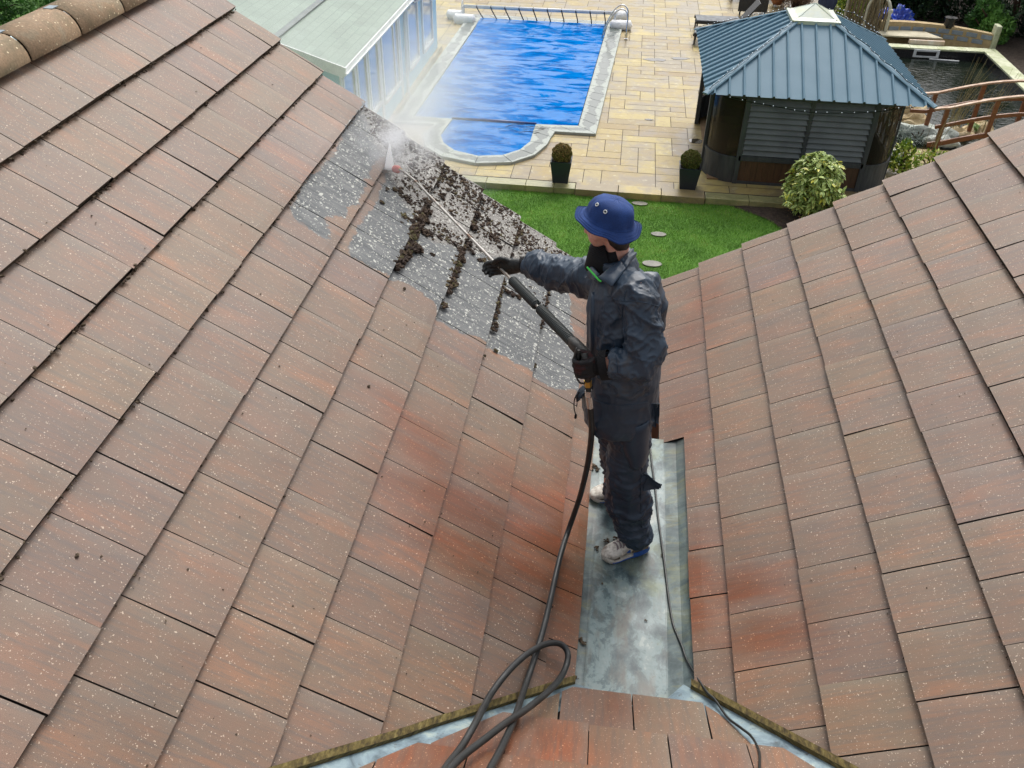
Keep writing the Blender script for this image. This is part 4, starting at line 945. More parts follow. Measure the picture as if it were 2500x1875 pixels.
# patio slabs: one sheet of random rectangular stones, missing over the pool and pond
t=NT('sandstone_paving'); v=t.obj(); a=t.attr('rnd'); n1=t.noise(v,1.3,5,.65); n2=t.noise(v,6,5,.65,.3); n3=t.noise(v,70,3)
c=t.ramp(a,[(0,(.26,.185,.075)),(.25,(.38,.29,.10)),(.5,(.28,.215,.10)),(.75,(.44,.35,.12)),(1,(.31,.25,.125))])
wetm=t.ramp(n1,[(.44,0),(.58,1)]); c=t.mix(t.math('MULTIPLY',wetm,.62),c,(.17,.14,.105)); c=t.mix(t.ramp(n2,[(.52,0),(.72,.45)]),c,(.19,.13,.07))
c=t.mix(t.ramp(n2,[(.30,.35),(.42,0)]),c,(.58,.54,.36)); c=t.mix(.4,c,t.ramp(n3,[(.3,.7),(.7,1.2)]),'MULTIPLY')
mSlab=t.bsdf(Base_Color=c,Roughness=t.mix(wetm,.5,.28),Normal=t.bump(n3,.15,.004),Specular_IOR_Level=.35)
mJoint=M('paving_joint',(.10,.08,.055),(.06,.048,.032),rough=.9,scale=10)
PX0,PX1,PY0,PY1=-9.5,11.3,EDY,34.5
b=MB(); b.add([(7.4,25.3,G+.02),(40,25.3,G+.02),(40,60,G+.02),(7.4,60,G+.02)],[(0,1,2,3)]); b.add([(10.95,13.9,G+.02),(40,13.9,G+.02),(40,25.3,G+.02),(10.95,25.3,G+.02)],[(0,1,2,3)]); struct(b.build('planting_bed',mSoil))
pool=[(-4.72,16.75),(-3.78,16.74),(-3.82,16.25),(-3.86,15.72),(-3.70,15.25),(-3.38,14.86),(-2.82,14.64),(-2.30,14.78),(-1.97,15.15),(-1.80,15.65),(-1.80,16.25),(-1.79,16.73),(-.79,16.80),(-.47,25.70),(-4.53,25.65)]
outer=[(-5.12,16.33),(-4.12,16.33),(-4.18,16.1),(-4.27,15.72),(-4.08,15.0),(-3.62,14.5),(-2.82,14.24),(-2.05,14.42),(-1.62,14.90),(-1.41,15.55),(-1.36,16.0),(-1.30,16.35),(-.36,16.36),(.02,26.1),(-4.95,26.1)]
def pin(P,x,y):
    c=False;n=len(P)
    for i in range(n):
        (x1,y1),(x2,y2)=P[i],P[(i+1)%n]
        if (y1>y)!=(y2>y) and x<(x2-x1)*(y-y1)/(y2-y1)+x1: c=not c
    return c
POND=[(6.1,17.5),(10.9,17.5),(10.9,24.4),(6.1,24.4)]
b=MB(); b.add([(PX0,PY0+.28,G-.006),(PX1,PY0+.28,G-.006),(PX1,PY1,G-.006),(PX0,PY1,G-.006)],[(0,1,2,3)]); b.add([(PX0,PY0+.01,G-.2),(PX1,PY0+.01,G-.2),(PX1,PY0+.28,G-.006),(PX0,PY0+.28,G-.006)],[(0,1,2,3)])
struct(b.build('patio_joints',mJoint))
cw,chh=.375,.35; nx_=int((PX1-PX0)/cw); ny_=int((PY1-PY0-.30)/chh); occ=np.zeros((nx_,ny_),bool); b=MB()
for j in range(ny_):
    for i in range(nx_):
        if occ[i,j]: continue
        for (a_,h_) in rng.sample([(3,1),(2,1),(2,2),(3,2),(3,1),(2,1),(4,1),(1,1),(1,2)],9)+[(1,1)]:
            if i+a_<=nx_ and j+h_<=ny_ and not occ[i:i+a_,j:j+h_].any(): break
        occ[i:i+a_,j:j+h_]=True
        x0=PX0+i*cw;y0=PY0+.30+j*chh;x1=x0+a_*cw;y1=y0+h_*chh; cx_,cy_=(x0+x1)/2,(y0+y1)/2
        if pin(pool,cx_,cy_): continue
        if 6.3<cx_<10.7 and 17.2<cy_<24.2: continue
        z=G+rng.uniform(-.001,.002); g_=.007
        b.add([(x0+g_,y0+g_,z),(x1-g_,y0+g_,z),(x1-g_,y1-g_,z),(x0+g_,y1-g_,z)],[(0,1,2,3)],rnd=rng.random())
struct(b.build('patio',mSlab))
# front edge course (wet, greener stones) and the step riser
mEdgeS=M('algae_edge_stone',(.36,.34,.16),(.20,.20,.09),rough=.3,scale=3,stretch=(1,3,1))
b=MB(); x=PX0
while x<PX1:
    L=rng.uniform(.55,.95); x1_=x+L
    if x<-.64: x1_=min(x1_,-.625)
    if -.64<=x<2.0: x=2.0; continue
    b.box2((x,PY0-.02,G-.20),(x1_-.008,PY0+.27,G+.003))
    x=x1_
struct(b.build('patio_edge',mEdgeS,bevel=.006))
b=MB(); x=-.62
for i in range(3): b.box2((x,PY0-.06,G-.2),(x+.86,PY0+.30,G+.018),rnd=(.3,.7,.55)[i]); x+=.87
struct(b.build('patio_step',mSlab,bevel=.008))
# puddles
mPud=NT('puddle'); mPud=mPud.bsdf(Base_Color=(.06,.05,.035),Roughness=.03,Specular_IOR_Level=1.0)
for (sx_,sy_,a,bb,s_) in ((1600,146,.34,.13,1),(1660,143,.25,.12,2),(1698,345,.16,.14,3),(1583,292,.10,.05,4)):
    q=pz(sx_,sy_,G); pts=[(q.x+a*math.cos(u)*(1+.5*mn.noise(Vector((math.cos(u)*1.6,math.sin(u)*1.6,s_)))),q.y+bb*math.sin(u)*(1+.6*mn.noise(Vector((math.cos(u)*2,math.sin(u)*2,s_+9))))) for u in [2*math.pi*k_/30 for k_ in range(30)]]
    b=MB(); b.add([(x,y,G+.0065) for x,y in pts],[tuple(range(30))]); o=b.build('puddle',mPud); struct(o)

# ======================= POOL =======================
t=NT('pool_coping'); v=t.obj(); ed=t.attr('ed'); n1=t.noise(v,1.6,5,.6,.4); n3=t.noise(v,60,3)
wt=t.math('ADD',t.math('ABSOLUTE',t.math('SUBTRACT',ed,.5)),t.math('MULTIPLY',t.math('SUBTRACT',n1,.5),1.3)); c=t.ramp(wt,[(.24,(.13,.15,.135)),(.30,(.34,.375,.34))],'LINEAR'); c=t.mix(.3,c,t.ramp(n3,[(.3,.7),(.7,1.2)]),'MULTIPLY')
mCop=t.bsdf(Base_Color=c,Roughness=t.ramp(wt,[(.22,.15),(.27,.6)]),Specular_IOR_Level=.5)
b=MB(); n=len(pool)
for i in range(n):
    j=(i+1)%n
    p0,p1,o0,o1=[Vector((*q,0)) for q in (pool[i],pool[j],outer[i],outer[j])]
    L=(p1-p0).length; m_=max(1,round(L/.5))
    for k_ in range(m_):
        u0,u1=k_/m_+.004/L*1,(k_+1)/m_-.004/L*1
        a0,a1,c1,c0=p0.lerp(p1,u0),p0.lerp(p1,u1),o0.lerp(o1,u1),o0.lerp(o1,u0)
        b.prism([(q.x,q.y) for q in (a0,a1,c1,c0)],G-.05,G+.062,ed=[0,0,1,1,0,0,1,1])
cop=b.build('pool_coping',mCop,None,bevel=.006,fixn=True); struct(cop)
b=MB(); b.add([(x,y,G+.008) for x,y in outer],[tuple(range(n))]); o=b.build('pool_surround_joint',mJoint); struct(o)
# cover, floating, wet
t=NT('blue_bubble_cover'); v=t.obj(); 
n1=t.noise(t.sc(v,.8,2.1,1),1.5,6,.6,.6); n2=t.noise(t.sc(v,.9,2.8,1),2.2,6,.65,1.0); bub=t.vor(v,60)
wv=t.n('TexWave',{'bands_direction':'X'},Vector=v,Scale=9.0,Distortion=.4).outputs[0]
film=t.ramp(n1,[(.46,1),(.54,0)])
cc=t.mix(t.math('MULTIPLY',wv,.25),(.001,.15,.49),(.002,.22,.62)); cc=t.mix(t.ramp(n2,[(.42,.7),(.52,0)]),cc,(.001,.065,.27)); cc=t.mix(t.math('MULTIPLY',film,.55),cc,(.012,.20,.55));  # standing-water patches; their paler tint stands in for reflected sky
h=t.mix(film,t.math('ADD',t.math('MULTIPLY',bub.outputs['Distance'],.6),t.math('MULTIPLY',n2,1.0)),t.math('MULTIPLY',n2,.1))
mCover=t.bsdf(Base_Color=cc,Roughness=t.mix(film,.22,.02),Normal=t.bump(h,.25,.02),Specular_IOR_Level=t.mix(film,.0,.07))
def grid_poly(P,z,step,f):
    """sheet over polygon P with height f(x,y); built as a clipped grid"""
    bm=bmesh.new(); vs=[bm.verts.new((x,y,0)) for x,y in P]; bm.faces.new(vs); 
    xs=[p[0] for p in P]; ys=[p[1] for p in P]
    x=min(xs)+step
    while x<max(xs): bmesh.ops.bisect_plane(bm,geom=bm.verts[:]+bm.edges[:]+bm.faces[:],plane_co=(x,0,0),plane_no=(1,0,0)); x+=step
    y=min(ys)+step
    while y<max(ys): bmesh.ops.bisect_plane(bm,geom=bm.verts[:]+bm.edges[:]+bm.faces[:],plane_co=(0,y,0),plane_no=(0,1,0)); y+=step
    for q in bm.verts: q.co.z=z+f(q.co.x,q.co.y)
    bm.normal_update()
    if sum(f_.normal.z for f_ in bm.faces)<0: bmesh.ops.reverse_faces(bm,faces=bm.faces[:])
    me=bpy.data.meshes.new('sheet'); bm.to_mesh(me); bm.free(); return me
def cf(x,y):
    e=.016*mn.noise(Vector((x*.9,y*2.4,0)))+.007*mn.noise(Vector((x*2.2,y*6,4)))
    if y>24.6: e+=.05*min(1,(y-24.6)/.4)
    return e
P0=[(x+(.02 if x<-2.7 else -.02),y) for x,y in pool]
cover=empty('pool_cover',(-2.6,20,G),'bright blue wet bubble cover floating on the swimming pool','pool cover')
main=[(-4.70,16.80),(-.81,16.82),(-.49,25.6),(-4.51,25.6)]
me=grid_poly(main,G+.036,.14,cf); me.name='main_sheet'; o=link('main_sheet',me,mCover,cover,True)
bay=[(-3.80,16.78),(-3.84,16.25),(-3.88,15.72),(-3.70,15.25),(-3.38,14.86),(-2.82,14.64),(-2.30,14.78),(-1.97,15.15),(-1.79,15.65),(-1.79,16.25),(-1.77,16.78)]
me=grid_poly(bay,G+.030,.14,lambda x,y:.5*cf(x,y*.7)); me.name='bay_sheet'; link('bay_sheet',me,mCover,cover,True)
b=MB(); b.tube([(-3.8,16.80,G+.045),(-2.8,16.80,G+.055),(-1.78,16.80,G+.045)],.028,n=10); b.build('hem_roll',M('wet_dark_blue',(.01,.06,.26),rough=.15),cover,smooth=True)
b=MB()
for i in range(9):
    q=Vector((-2.3+rng.uniform(-.35,.35),16.45+rng.uniform(-.3,.2),G+.04)); a=rng.uniform(-.7,.7)
    b.tube(spline([q,q+Vector((.25*math.cos(a),.12*math.sin(a),.05)),q+Vector((.5*math.cos(a),.3*math.sin(a),.02))],5),.004,n=5)
o=b.build('twigs',M('bare_twig',(.05,.035,.03),rough=.9)); tag(o,'bare twigs caught at the fold of the blue pool cover','twig',kind='stuff')
# roller
A=pz(*zp(270,50),G+.42); Bq=pz(*zp(1490,105),G+.42); Bq.y=A.y+.12
mTubeW=M('white_roller_tube',(.72,.74,.76),(.62,.65,.68),rough=.3)
rol=empty('cover_roller',((A.x+Bq.x)/2,A.y,G),'long white pool cover roller with dark straps at the far pool end','pool roller')
b=MB(); b.tube([A,Bq],.055,n=16); b.build('roller_tube',mTubeW,rol,smooth=True)
for q,s_ in ((A,-1),(Bq,1)):
    b=MB(); 
    b.tube([q+Vector((s_*.04,.17*math.cos(a),.17*math.sin(a))) for a in [2*math.pi*i/20 for i in range(21)]],.012,n=6,caps=False)
    for a in (0,1.57,3.14,4.71): b.tube([q+Vector((s_*.04,0,0)),q+Vector((s_*.04,.17*math.cos(a),.17*math.sin(a)))],.009,n=6)
    b.beam(q+Vector((s_*.02,-.25,-.42)),q,.05,.03); b.beam(q+Vector((s_*.02,.25,-.42)),q,.05,.03); b.beam(q+Vector((s_*.02,-.32,-.40)),q+Vector((s_*.02,.32,-.40)),.05,.03); b.build('end_frame',mTubeW,rol)
mStrap=M('dark_strap',(.03,.035,.05),rough=.8)
for i in range(10):
    u=.09+i*.0935; q=A.lerp(Bq,u); e_=Vector((-4.42+i*.43,25.55,G+.09)); 
    b=MB(); b.tube(spline([q+Vector((0,.0,.058)),q+Vector((.0,-.058,.0)),(q+e_)/2+Vector((.02,-.02,-.05)),e_],4),[(.018,.004)]*13,n=6,side=(1,0,0)); b.build('strap',mStrap,rol)
# white weighted bags
mBag=M('white_bag',(.88,.88,.88),(.78,.79,.80),rough=.7,scale=4)
bags=[(zp(205,125),.30,'lumpy white weight bag against the left end of the pool roller'),(zp(275,158),.36,'white weight bag at the far left pool corner, nearer the coping'),(zp(1530,130),.30,'white weight bag under the right end of the roller'),(zp(1538,208),.36,'white weight bag beside the foot of the pool handrail')]
for (q,L,lab) in bags:
    p=pz(*q,G+.1); b=MB(); b.tube([p+Vector((-L*.95,0,.0)),p+Vector((-L*.8,0,.02)),p,p+Vector((L*.8,0,.02)),p+Vector((L*.95,0,0))],[(.05,.05),(.17,.15),(.20,.17),(.17,.15),(.05,.05)],n=14,side=(0,1,0))
    o=remesh(b,'weight_bag',mBag,None,.02,lambda p,n:(.012*(fold(p,7)-.5),0),2); tag(o,lab,'bag','white weight bags by the pool roller')
# handrail
lad=empty('pool_handrail',(-.1,24.5,G),'shiny curved steel pool handrail at the far right pool corner','handrail')
mChrome=M('chrome',(.75,.77,.8),rough=.12,metal=1)
for dy in (0,.5):
    f1=Vector((.14,24.35+dy,G)); b=MB(); b.tube(spline([f1,f1+Vector((0,0,.55)),f1+Vector((-.05,0,.78)),f1+Vector((-.22,0,.86)),f1+Vector((-.42,0,.72)),f1+Vector((-.62,0,.35)),f1+Vector((-.74,0,.0))],6),.021,n=10); o=b.build('rail',mChrome,lad,smooth=True)
    c=MB(); c.tube([f1,f1+Vector((0,0,.03))],.05,n=14); c.build('flange',mChrome,o)

# ======================= BLUE SUMMER HOUSE =======================
WX=-5.18; sh=empty('summer_house',(-6.8,17.4,G),'pale blue timber summer house with green felt roof and white windows','summer house')
t=NT('pale_blue_boards'); v=t.obj(); sp=t.n('SeparateXYZ',None,i0=v).outputs[2]; saw=t.math('FRACT',t.math('MULTIPLY',sp,8.0))
mBlue=t.bsdf(Base_Color=t.mix(t.noise(v,3,4),(.22,.50,.64),(.27,.56,.70)),Roughness=.5,Normal=t.bump(saw,.6,.012))
SY0,SY1=12.95,21.95; ez=-1.93
b=MB(); b.box2((WX-.08,SY0,G+.16),(WX,SY1,ez)); b.add([(WX-.08,SY0,G+.1),(WX-3.5,SY0,G+.1),(WX-3.5,SY0,ez+1.0),(WX-.08,SY0,ez)],[(0,1,2,3)]); b.add([(WX-.08,SY1,G+.1),(WX-3.5,SY1,G+.1),(WX-3.5,SY1,ez+1.0),(WX-.08,SY1,ez)],[(0,1,2,3)]); b.box2((WX-3.5,SY0,G+.1),(WX-3.42,SY1,ez+.95))
b.build('wall',mBlue,sh,fixn=True)
b=MB(); y=SY0-.1
while y<SY1: L=rng.uniform(.3,.5); b.box2((WX-.1,y,G),(WX+.07+rng.uniform(-.01,.02),y+L-.008,G+.16+rng.uniform(-.02,.02))); y+=L
b.build('stone_plinth',M('rough_sandstone',(.55,.46,.26),(.38,.30,.17),rough=.85,scale=9,bump=.8,bd=.02),sh)
mPane=NT('window_glass'); mPane=mPane.bsdf(Base_Color=(.30,.38,.46),Roughness=.05,Specular_IOR_Level=1.0,Coat_Weight=.6)
# windows: (y0,y1,z0,z1)
wins=[(13.15,13.95,-3.35,-2.05),(14.15,14.62,-3.35,-2.05),(14.72,15.45,-3.42,-2.05),(15.95,16.35,-3.5,-2.05),(16.42,17.42,-3.52,-2.05)]
wins=[(12.98+.1,13.75,-3.4,-2.08),(14.02,14.62,-3.4,-2.08),(14.85,15.55,-3.4,-2.08),(15.95,17.35,-3.52,-2.05),(18.45,19.45,-3.55,-2.05),(20.1,21.2,-3.58,-2.05)]
def window(y0,y1,z0,z1,mull=None):
    b=MB(); f=.085; x0,x1=WX+.001,WX+.045
    b.box2((x0,y0-f,z0-f),(x1,y0,z1+f)); b.box2((x0,y1,z0-f),(x1,y1+f,z1+f)); b.box2((x0,y0,z0-f),(x1+.02,y1,z0)); b.box2((x0,y0,z1),(x1,y1,z1+f))
    if mull: b.box2((x0,mull-.03,z0),(x1-.006,mull+.03,z1))
    o=b.build('window',mWhite,sh); p=MB(); p.box2((WX+.003,y0,z0),(WX+.014,y1,z1)); p.build('pane',mPane,o)
for w_ in wins: window(*w_,mull=(17.0 if w_[0]==15.95 else None))
b=MB()
for y in (12.96,13.88,14.74,15.76,17.62): b.box2((WX+.001,y-.055,G+.2 if y>15.9 or y<15.7 else G+.2),(WX+.03,y+.055,ez))
b.build('white_post',mWhite,sh)
def RZ(x): return ez+.06+(WX+.14-x)*math.tan(R(17.5))
t=NT('green_shingle'); v=t.obj(); br=t.n('TexBrick',{'offset':.5},Vector=t.n('Mapping',None,Vector=v,Rotation=(0,0,math.pi/2)).outputs[0],Color1=(.17,.235,.19),Color2=(.20,.27,.22),Mortar=(.10,.15,.12),Scale=2.6,Mortar_Size=.012,Row_Height=.4,Brick_Width=.8).outputs[0]
n1=t.noise(v,2,4); mShing=t.bsdf(Base_Color=t.mix(.4,br,t.ramp(n1,[(.3,.7),(.7,1.2)]),'MULTIPLY'),Roughness=.6)
b=MB(); x1=WX+.14; x0=WX-3.7
b.add([(x1,SY0-.12,RZ(x1)),(x1,SY1+.1,RZ(x1)),(x0,SY1+.1,RZ(x0)),(x0,SY0-.12,RZ(x0))],[(0,1,2,3)]); b.add([(x1,SY0-.12,RZ(x1)-.04),(x0,SY0-.12,RZ(x0)-.04),(x0,SY1+.1,RZ(x0)-.04),(x1,SY1+.1,RZ(x1)-.04)],[(0,1,2,3)])
rf=b.build('roof',mShing,sh)
b=MB(); xs_=-6.42; b.beam((xs_,SY0-.12,RZ(xs_)+.006),(xs_,SY1+.1,RZ(xs_)+.006),.20,.016); b.build('flashing',M('grey_flashing',(.16,.19,.19),rough=.6),rf)
b=MB(); b.beam((x1+.02,SY0-.14,RZ(x1)-.07),(x0,SY0-.14,RZ(x0)-.07),.03,.20); b.beam((x1+.01,SY0-.14,RZ(x1)-.06),(x1+.01,SY1+.1,RZ(x1)-.06),.03,.14); b.build('fascia',mWhite,sh)
b=MB(); 
gx0=x1+.05; ring=[Vector((gx0+.055*math.cos(a),0,RZ(x1)-.03+.055*math.sin(a))) for a in np.linspace(math.pi,2*math.pi,9)]
vs=[]
for y in (SY0-.15,SY1+.1): vs+=[(p.x,y,p.z) for p in ring]
b.add(vs,[(i,i+1,9+i+1,9+i) for i in range(8)]); o=b.build('gutter',mWhite,sh); sm=o.modifiers.new('s','SOLIDIFY'); sm.thickness=.006
b=MB(); yd=18.05; b.tube(spline([(gx0,yd,RZ(x1)-.08),(gx0-.02,yd,RZ(x1)-.16),(WX+.06,yd,RZ(x1)-.3),(WX+.05,yd,-3.0),(WX+.05,yd,G+.2),(WX+.12,yd-.02,G+.05)],4),.038,n=10); b.build('downpipe',mWhite,sh,smooth=True)
b=MB(); b.tube([(WX+.06,19.0,-2.15),(WX+.8,21.2,-2.15)],.02,n=8); b.build('cross_pipe',mWhite,sh)

# ======================= PLANTERS =======================
mPot=M('slate_blue_planter',(.022,.030,.042),(.016,.022,.032),rough=.4,scale=5,bump=.05)
mBox=leafmat('clipped_box_leaf',[(0,(.03,.05,.012)),(.35,(.10,.13,.02)),(.7,(.24,.20,.05)),(1,(.38,.22,.09))],.6)
mTwig=M('brown_twigs',(.10,.06,.035),(.05,.03,.02),rough=.9)
def planter(p,name,lab,green,gp):
    root=empty(name,p,lab,'potted plant',gp); b=MB(); H_=.47; wt,wb=.215,.155
    def sq(w_,z): return [(p.x-w_,p.y-w_,z),(p.x+w_,p.y-w_,z),(p.x+w_,p.y+w_,z),(p.x-w_,p.y+w_,z)]
    vs=sq(wb,p.z)+sq(wt,p.z+H_)+sq(wt-.025,p.z+H_)+sq(wt-.03,p.z+H_-.05)
    b.add(vs,[(0,1,2,3)]+[(l*4+i,l*4+(i+1)%4,l*4+4+(i+1)%4,l*4+4+i) for l in range(3) for i in range(4)]); b.build('planter_box',mPot,root,fixn=True)
    b=MB(); b.add(sq(wt-.031,p.z+H_-.045),[(0,1,2,3)]); b.build('soil',mSoil,root)
    n=6500; d=nr.normal(size=(n,3)); d/=np.linalg.norm(d,axis=1)[:,None]; rr_=.205*(1-.18*nr.random(n)**2)*(1+.06*np.sin(d[:,0]*9)*np.cos(d[:,1]*7+d[:,2]*8)); c_=np.array([p.x,p.y,p.z+H_+.11])+d*rr_[:,None]
    c_[:,2]=np.maximum(c_[:,2],p.z+H_-.03)
    leafobj('foliage',c_,.026,mBox,root,dirs=d*.5+nr.normal(size=(n,3))*.4,aspect=.55,rnd=np.clip(nr.beta(2,2.5 if green else 1.6,n)*(.75 if green else 1.05)+d[:,2]*.12+(.0 if green else .05),0,1))
    b=MB(); b.ico((p.x,p.y,p.z+H_+.11),.165,3,.1); b.build('twigs',mTwig,root)
    return root
p1=pz(1050+940*.339,280+472*.339,G); p1.z=G; planter(p1,'box_ball_planter','rusty brown clipped box ball in tapered slate planter nearer the pool',False,'box balls in square planters')
p2=pz(1050+1850*.339,280+520*.339,G); p2.z=G; planter(p2,'box_ball_planter','greener clipped box ball in tapered slate planter beside the gazebo',True,'box balls in square planters')
# ======================= GAZEBO =======================
mRoofM=NT('blue_steel_roofing'); v=mRoofM.obj(); n1=mRoofM.noise(v,2,4); n2=mRoofM.noise(v,260,2)
mRoofM=mRoofM.bsdf(Base_Color=mRoofM.mix(.35,mRoofM.ramp(n1,[(.3,(.10,.195,.26)),(.7,(.125,.225,.295))]),mRoofM.ramp(n2,[(.3,.75),(.7,1.2)]),'MULTIPLY'),Roughness=.5,Specular_IOR_Level=.3)
mWood=M('charcoal_stained_wood',(.060,.068,.075),(.035,.040,.046),rough=.5,scale=4,stretch=(3,3,.6),bscale=120)
mLouv=M('grey_green_louvre',(.14,.16,.16),(.10,.118,.12),rough=.45,scale=2.5,bscale=200)
gz=empty('gazebo',(3.85,16.2,G),'square gazebo with blue ribbed metal roof, louvred wall and curved glazed corners','gazebo')
X0,X1,Y0,Y1,ZE=1.77,5.98,14.02,18.5,-2.30; CX,CY=(X0+X1)/2,(Y0+Y1)/2; ZT=-1.36; TW,TH_=.38,.42
top=[(CX-TW,CY-TH_),(CX+TW,CY-TH_),(CX+TW,CY+TH_),(CX-TW,CY+TH_)]; bot=[(X0,Y0),(X1,Y0),(X1,Y1),(X0,Y1)]
def panel(i,nr_):
    a0,a1=[Vector((*bot[j%4],ZE)) for j in (i,i+1)]; t0,t1=[Vector((*top[j%4],ZT)) for j in (i,i+1)]
    L=(a1-a0).length; e=(a1-a0).normalized(); mid=(a0+a1)/2; tm=(t0+t1)/2; upd=(tm-mid); HH=upd.length; upd.normalize(); nrm=e.cross(upd).normalized(); nrm=-nrm if nrm.z<0 else nrm
    tl=(t0-a0).dot(e); tr_=(t1-a0).dot(e)
    b=MB(); prof=[]; pitch=L/nr_; h_=.042
    s_=[]
    for k_ in range(nr_):
        c0=k_*pitch; rc=c0+pitch*.5; w_=.028
        s_+= [(c0,0),(rc-w_-.006,0)]+[(rc+w_*math.cos(a),h_*math.sin(a)) for a in (math.pi,2.5,2.0,1.57,1.14,.64,0)]+[(rc+w_+.006,0)]
    s_.append((L,0))
    def hmax(x): return HH*min(1,x/tl if x<tl else (L-x)/(L-tr_)) if (x<tl or x>tr_) else HH
    vs=[]
    for (x,hh) in s_:
        hm=max(0,hmax(x)); vs.append(a0+e*x+nrm*hh-upd*.03); vs.append(a0+e*x+nrm*hh+upd*hm)
    b.add(vs,[(2*k_,2*k_+2,2*k_+3,2*k_+1) for k_ in range(len(s_)-1)])
    return b.build('roof_panel',mRoofM,gz)
for i,n_ in enumerate((15,17,15,17)): panel(i,n_)
for i in range(4):
    a=Vector((*bot[i],ZE)); c=Vector((*top[i],ZT)); dd=(c-a).normalized(); b=MB(); b.tube([a-dd*.06+Vector((0,0,.02)),c+Vector((0,0,.02))],[(.075,.022)]*2,n=8,side=dd.cross(Vector((0,0,1)))); b.build('hip_cap',mRoofM,gz)
t=NT('cloudy_skylight'); n1=t.noise(t.obj(),4,4); mSky=t.bsdf(Base_Color=t.ramp(n1,[(.4,(.62,.70,.62)),(.65,(.66,.70,.48))]),Roughness=.3,Transmission_Weight=.25)
b=MB(); w1,w2,w3=.50,.44,.37; 
def sqr(w_,z): return [(CX-w_*.95,CY-w_,z),(CX+w_*.95,CY-w_,z),(CX+w_*.95,CY+w_,z),(CX-w_*.95,CY+w_,z)]
vs=sqr(w1,ZT-.03)+sqr(w1,ZT+.04)+sqr(w2,ZT+.055)+sqr(w3,ZT+.07)+[(CX,CY,ZT+.27)]
b.add(vs,[(l*4+i,l*4+(i+1)%4,l*4+4+(i+1)%4,l*4+4+i) for l in range(3) for i in range(4)]+[(12+i,12+(i+1)%4,16) for i in range(4)]); sk=b.build('skylight',mSky,gz)
b=MB(); 
for i in range(4): 
    q=Vector(sqr(w3,ZT+.07)[i]); b.tube([q,(CX,CY,ZT+.272)],.008,n=5)
b.build('glazing_bar',mSky,sk)
# frame
PZ=ZE+.0; yF=14.28; yB=18.25; xL=2.62; xR_=5.08; xLL=1.98; xRR=5.72
def post(x,y,w_=.09): b=MB(); b.box2((x-w_/2,y-w_/2,G),(x+w_/2,y+w_/2,PZ-.02)); return b.build('post',mWood,gz,bevel=.004)
for x,y in ((xL,yF),(xR_,yF),(xLL,yF+.64),(xRR,yF+.64),(xLL,yB-.64),(xRR,yB-.64),(xL,yB),(xR_,yB)): post(x,y)
b=MB(); b.box2((xL,yF-.04,PZ-.13),(xR_,yF+.04,PZ-.01)); b.box2((xL,yB-.04,PZ-.13),(xR_,yB+.04,PZ-.01)); b.box2((xLL-.04,yF+.64,PZ-.13),(xLL+.04,yB-.64,PZ-.01)); b.box2((xRR-.04,yF+.64,PZ-.13),(xRR+.04,yB-.64,PZ-.01))
b.box2((xL,yF-.045,G+.50),(xR_,yF+.045,G+.60)); b.box2((xL,yF-.03,G),(xR_,yF+.03,G+.06)); b.build('beam',mWood,gz)
xm=3.86
for (xa,xb) in ((xL+.05,xm-.035),(xm+.035,xR_-.05)):
    b=MB(); z0,z1=G+.62,PZ-.14; n_=10; st=(z1-z0)/n_
    for i in range(n_):
        z=z0+(i+.5)*st; b.box(((xa+xb)/2,yF,z),(xb-xa,.012,st*1.18),rot=Matrix.Rotation(R(-32),3,'X'))
    lv=b.build('louvre_panel',mLouv,gz)
    b=MB(); b.box2((xa-.012,yF-.03,z0-.02),(xa+.012,yF+.03,z1+.02)); b.box2((xb-.012,yF-.03,z0-.02),(xb+.012,yF+.03,z1+.02)); b.box2((xa,yF-.03,z0-.03),(xb,yF+.03,z0)); b.build('louvre_frame',mWood,lv)
b=MB(); b.box2((xm-.03,yF-.04,G+.60),(xm+.03,yF+.04,PZ-.13)); b.build('mullion',mWood,gz)
mBrn=M('brown_cladding_wood',(.105,.055,.030),(.06,.03,.016),rough=.5,scale=3,stretch=(6,6,.6))
b=MB(); 
x=xL+.046
while x<xR_-.06: b.box2((x,yF-.012,G+.06),(min(x+.118,xR_-.046),yF+.012,G+.50)); x+=.12
b.build('lower_panel',mBrn,gz)
t=NT('tinted_curved_glazing'); mGlz=t.bsdf(Base_Color=(.055,.05,.035),Roughness=.06,Transmission_Weight=.55,IOR=1.15,Specular_IOR_Level=.6,Alpha=.72)
def corner(cx,cy,a0,a1):
    rr_=.64; pts=[(cx+rr_*math.cos(a),cy+rr_*math.sin(a)) for a in np.linspace(a0,a1,13)]
    def strip(name,z0,z1,mat,th,off=0):
        vs=[];
        for x,y in pts:
            d=Vector((x-cx,y-cy,0)).normalized(); 
            for (o_,z) in ((off,z0),(off,z1),(off-th,z1),(off-th,z0)): vs.append((x+d.x*o_,y+d.y*o_,z))
        b=MB(); b.add(vs,[(4*i+k_,4*i+4+k_,4*i+4+(k_+1)%4,4*i+(k_+1)%4) for i in range(len(pts)-1) for k_ in range(4)]); return b.build(name,mat,gz,smooth=False,fixn=True)
    strip('curved_base',G,G+.50,mWood,.03); strip('curved_rail',G+.50,G+.56,mWood,.05,.015); strip('curved_glass',G+.56,PZ-.16,mGlz,.006,-.01); strip('curved_header',PZ-.16,PZ-.02,mWood,.03)
corner(xL,yF+.64,math.pi,1.5*math.pi); corner(xR_,yF+.64,1.5*math.pi,2*math.pi); corner(xR_,yB-.64,0,.5*math.pi); corner(xL,yB-.64,.5*math.pi,math.pi)
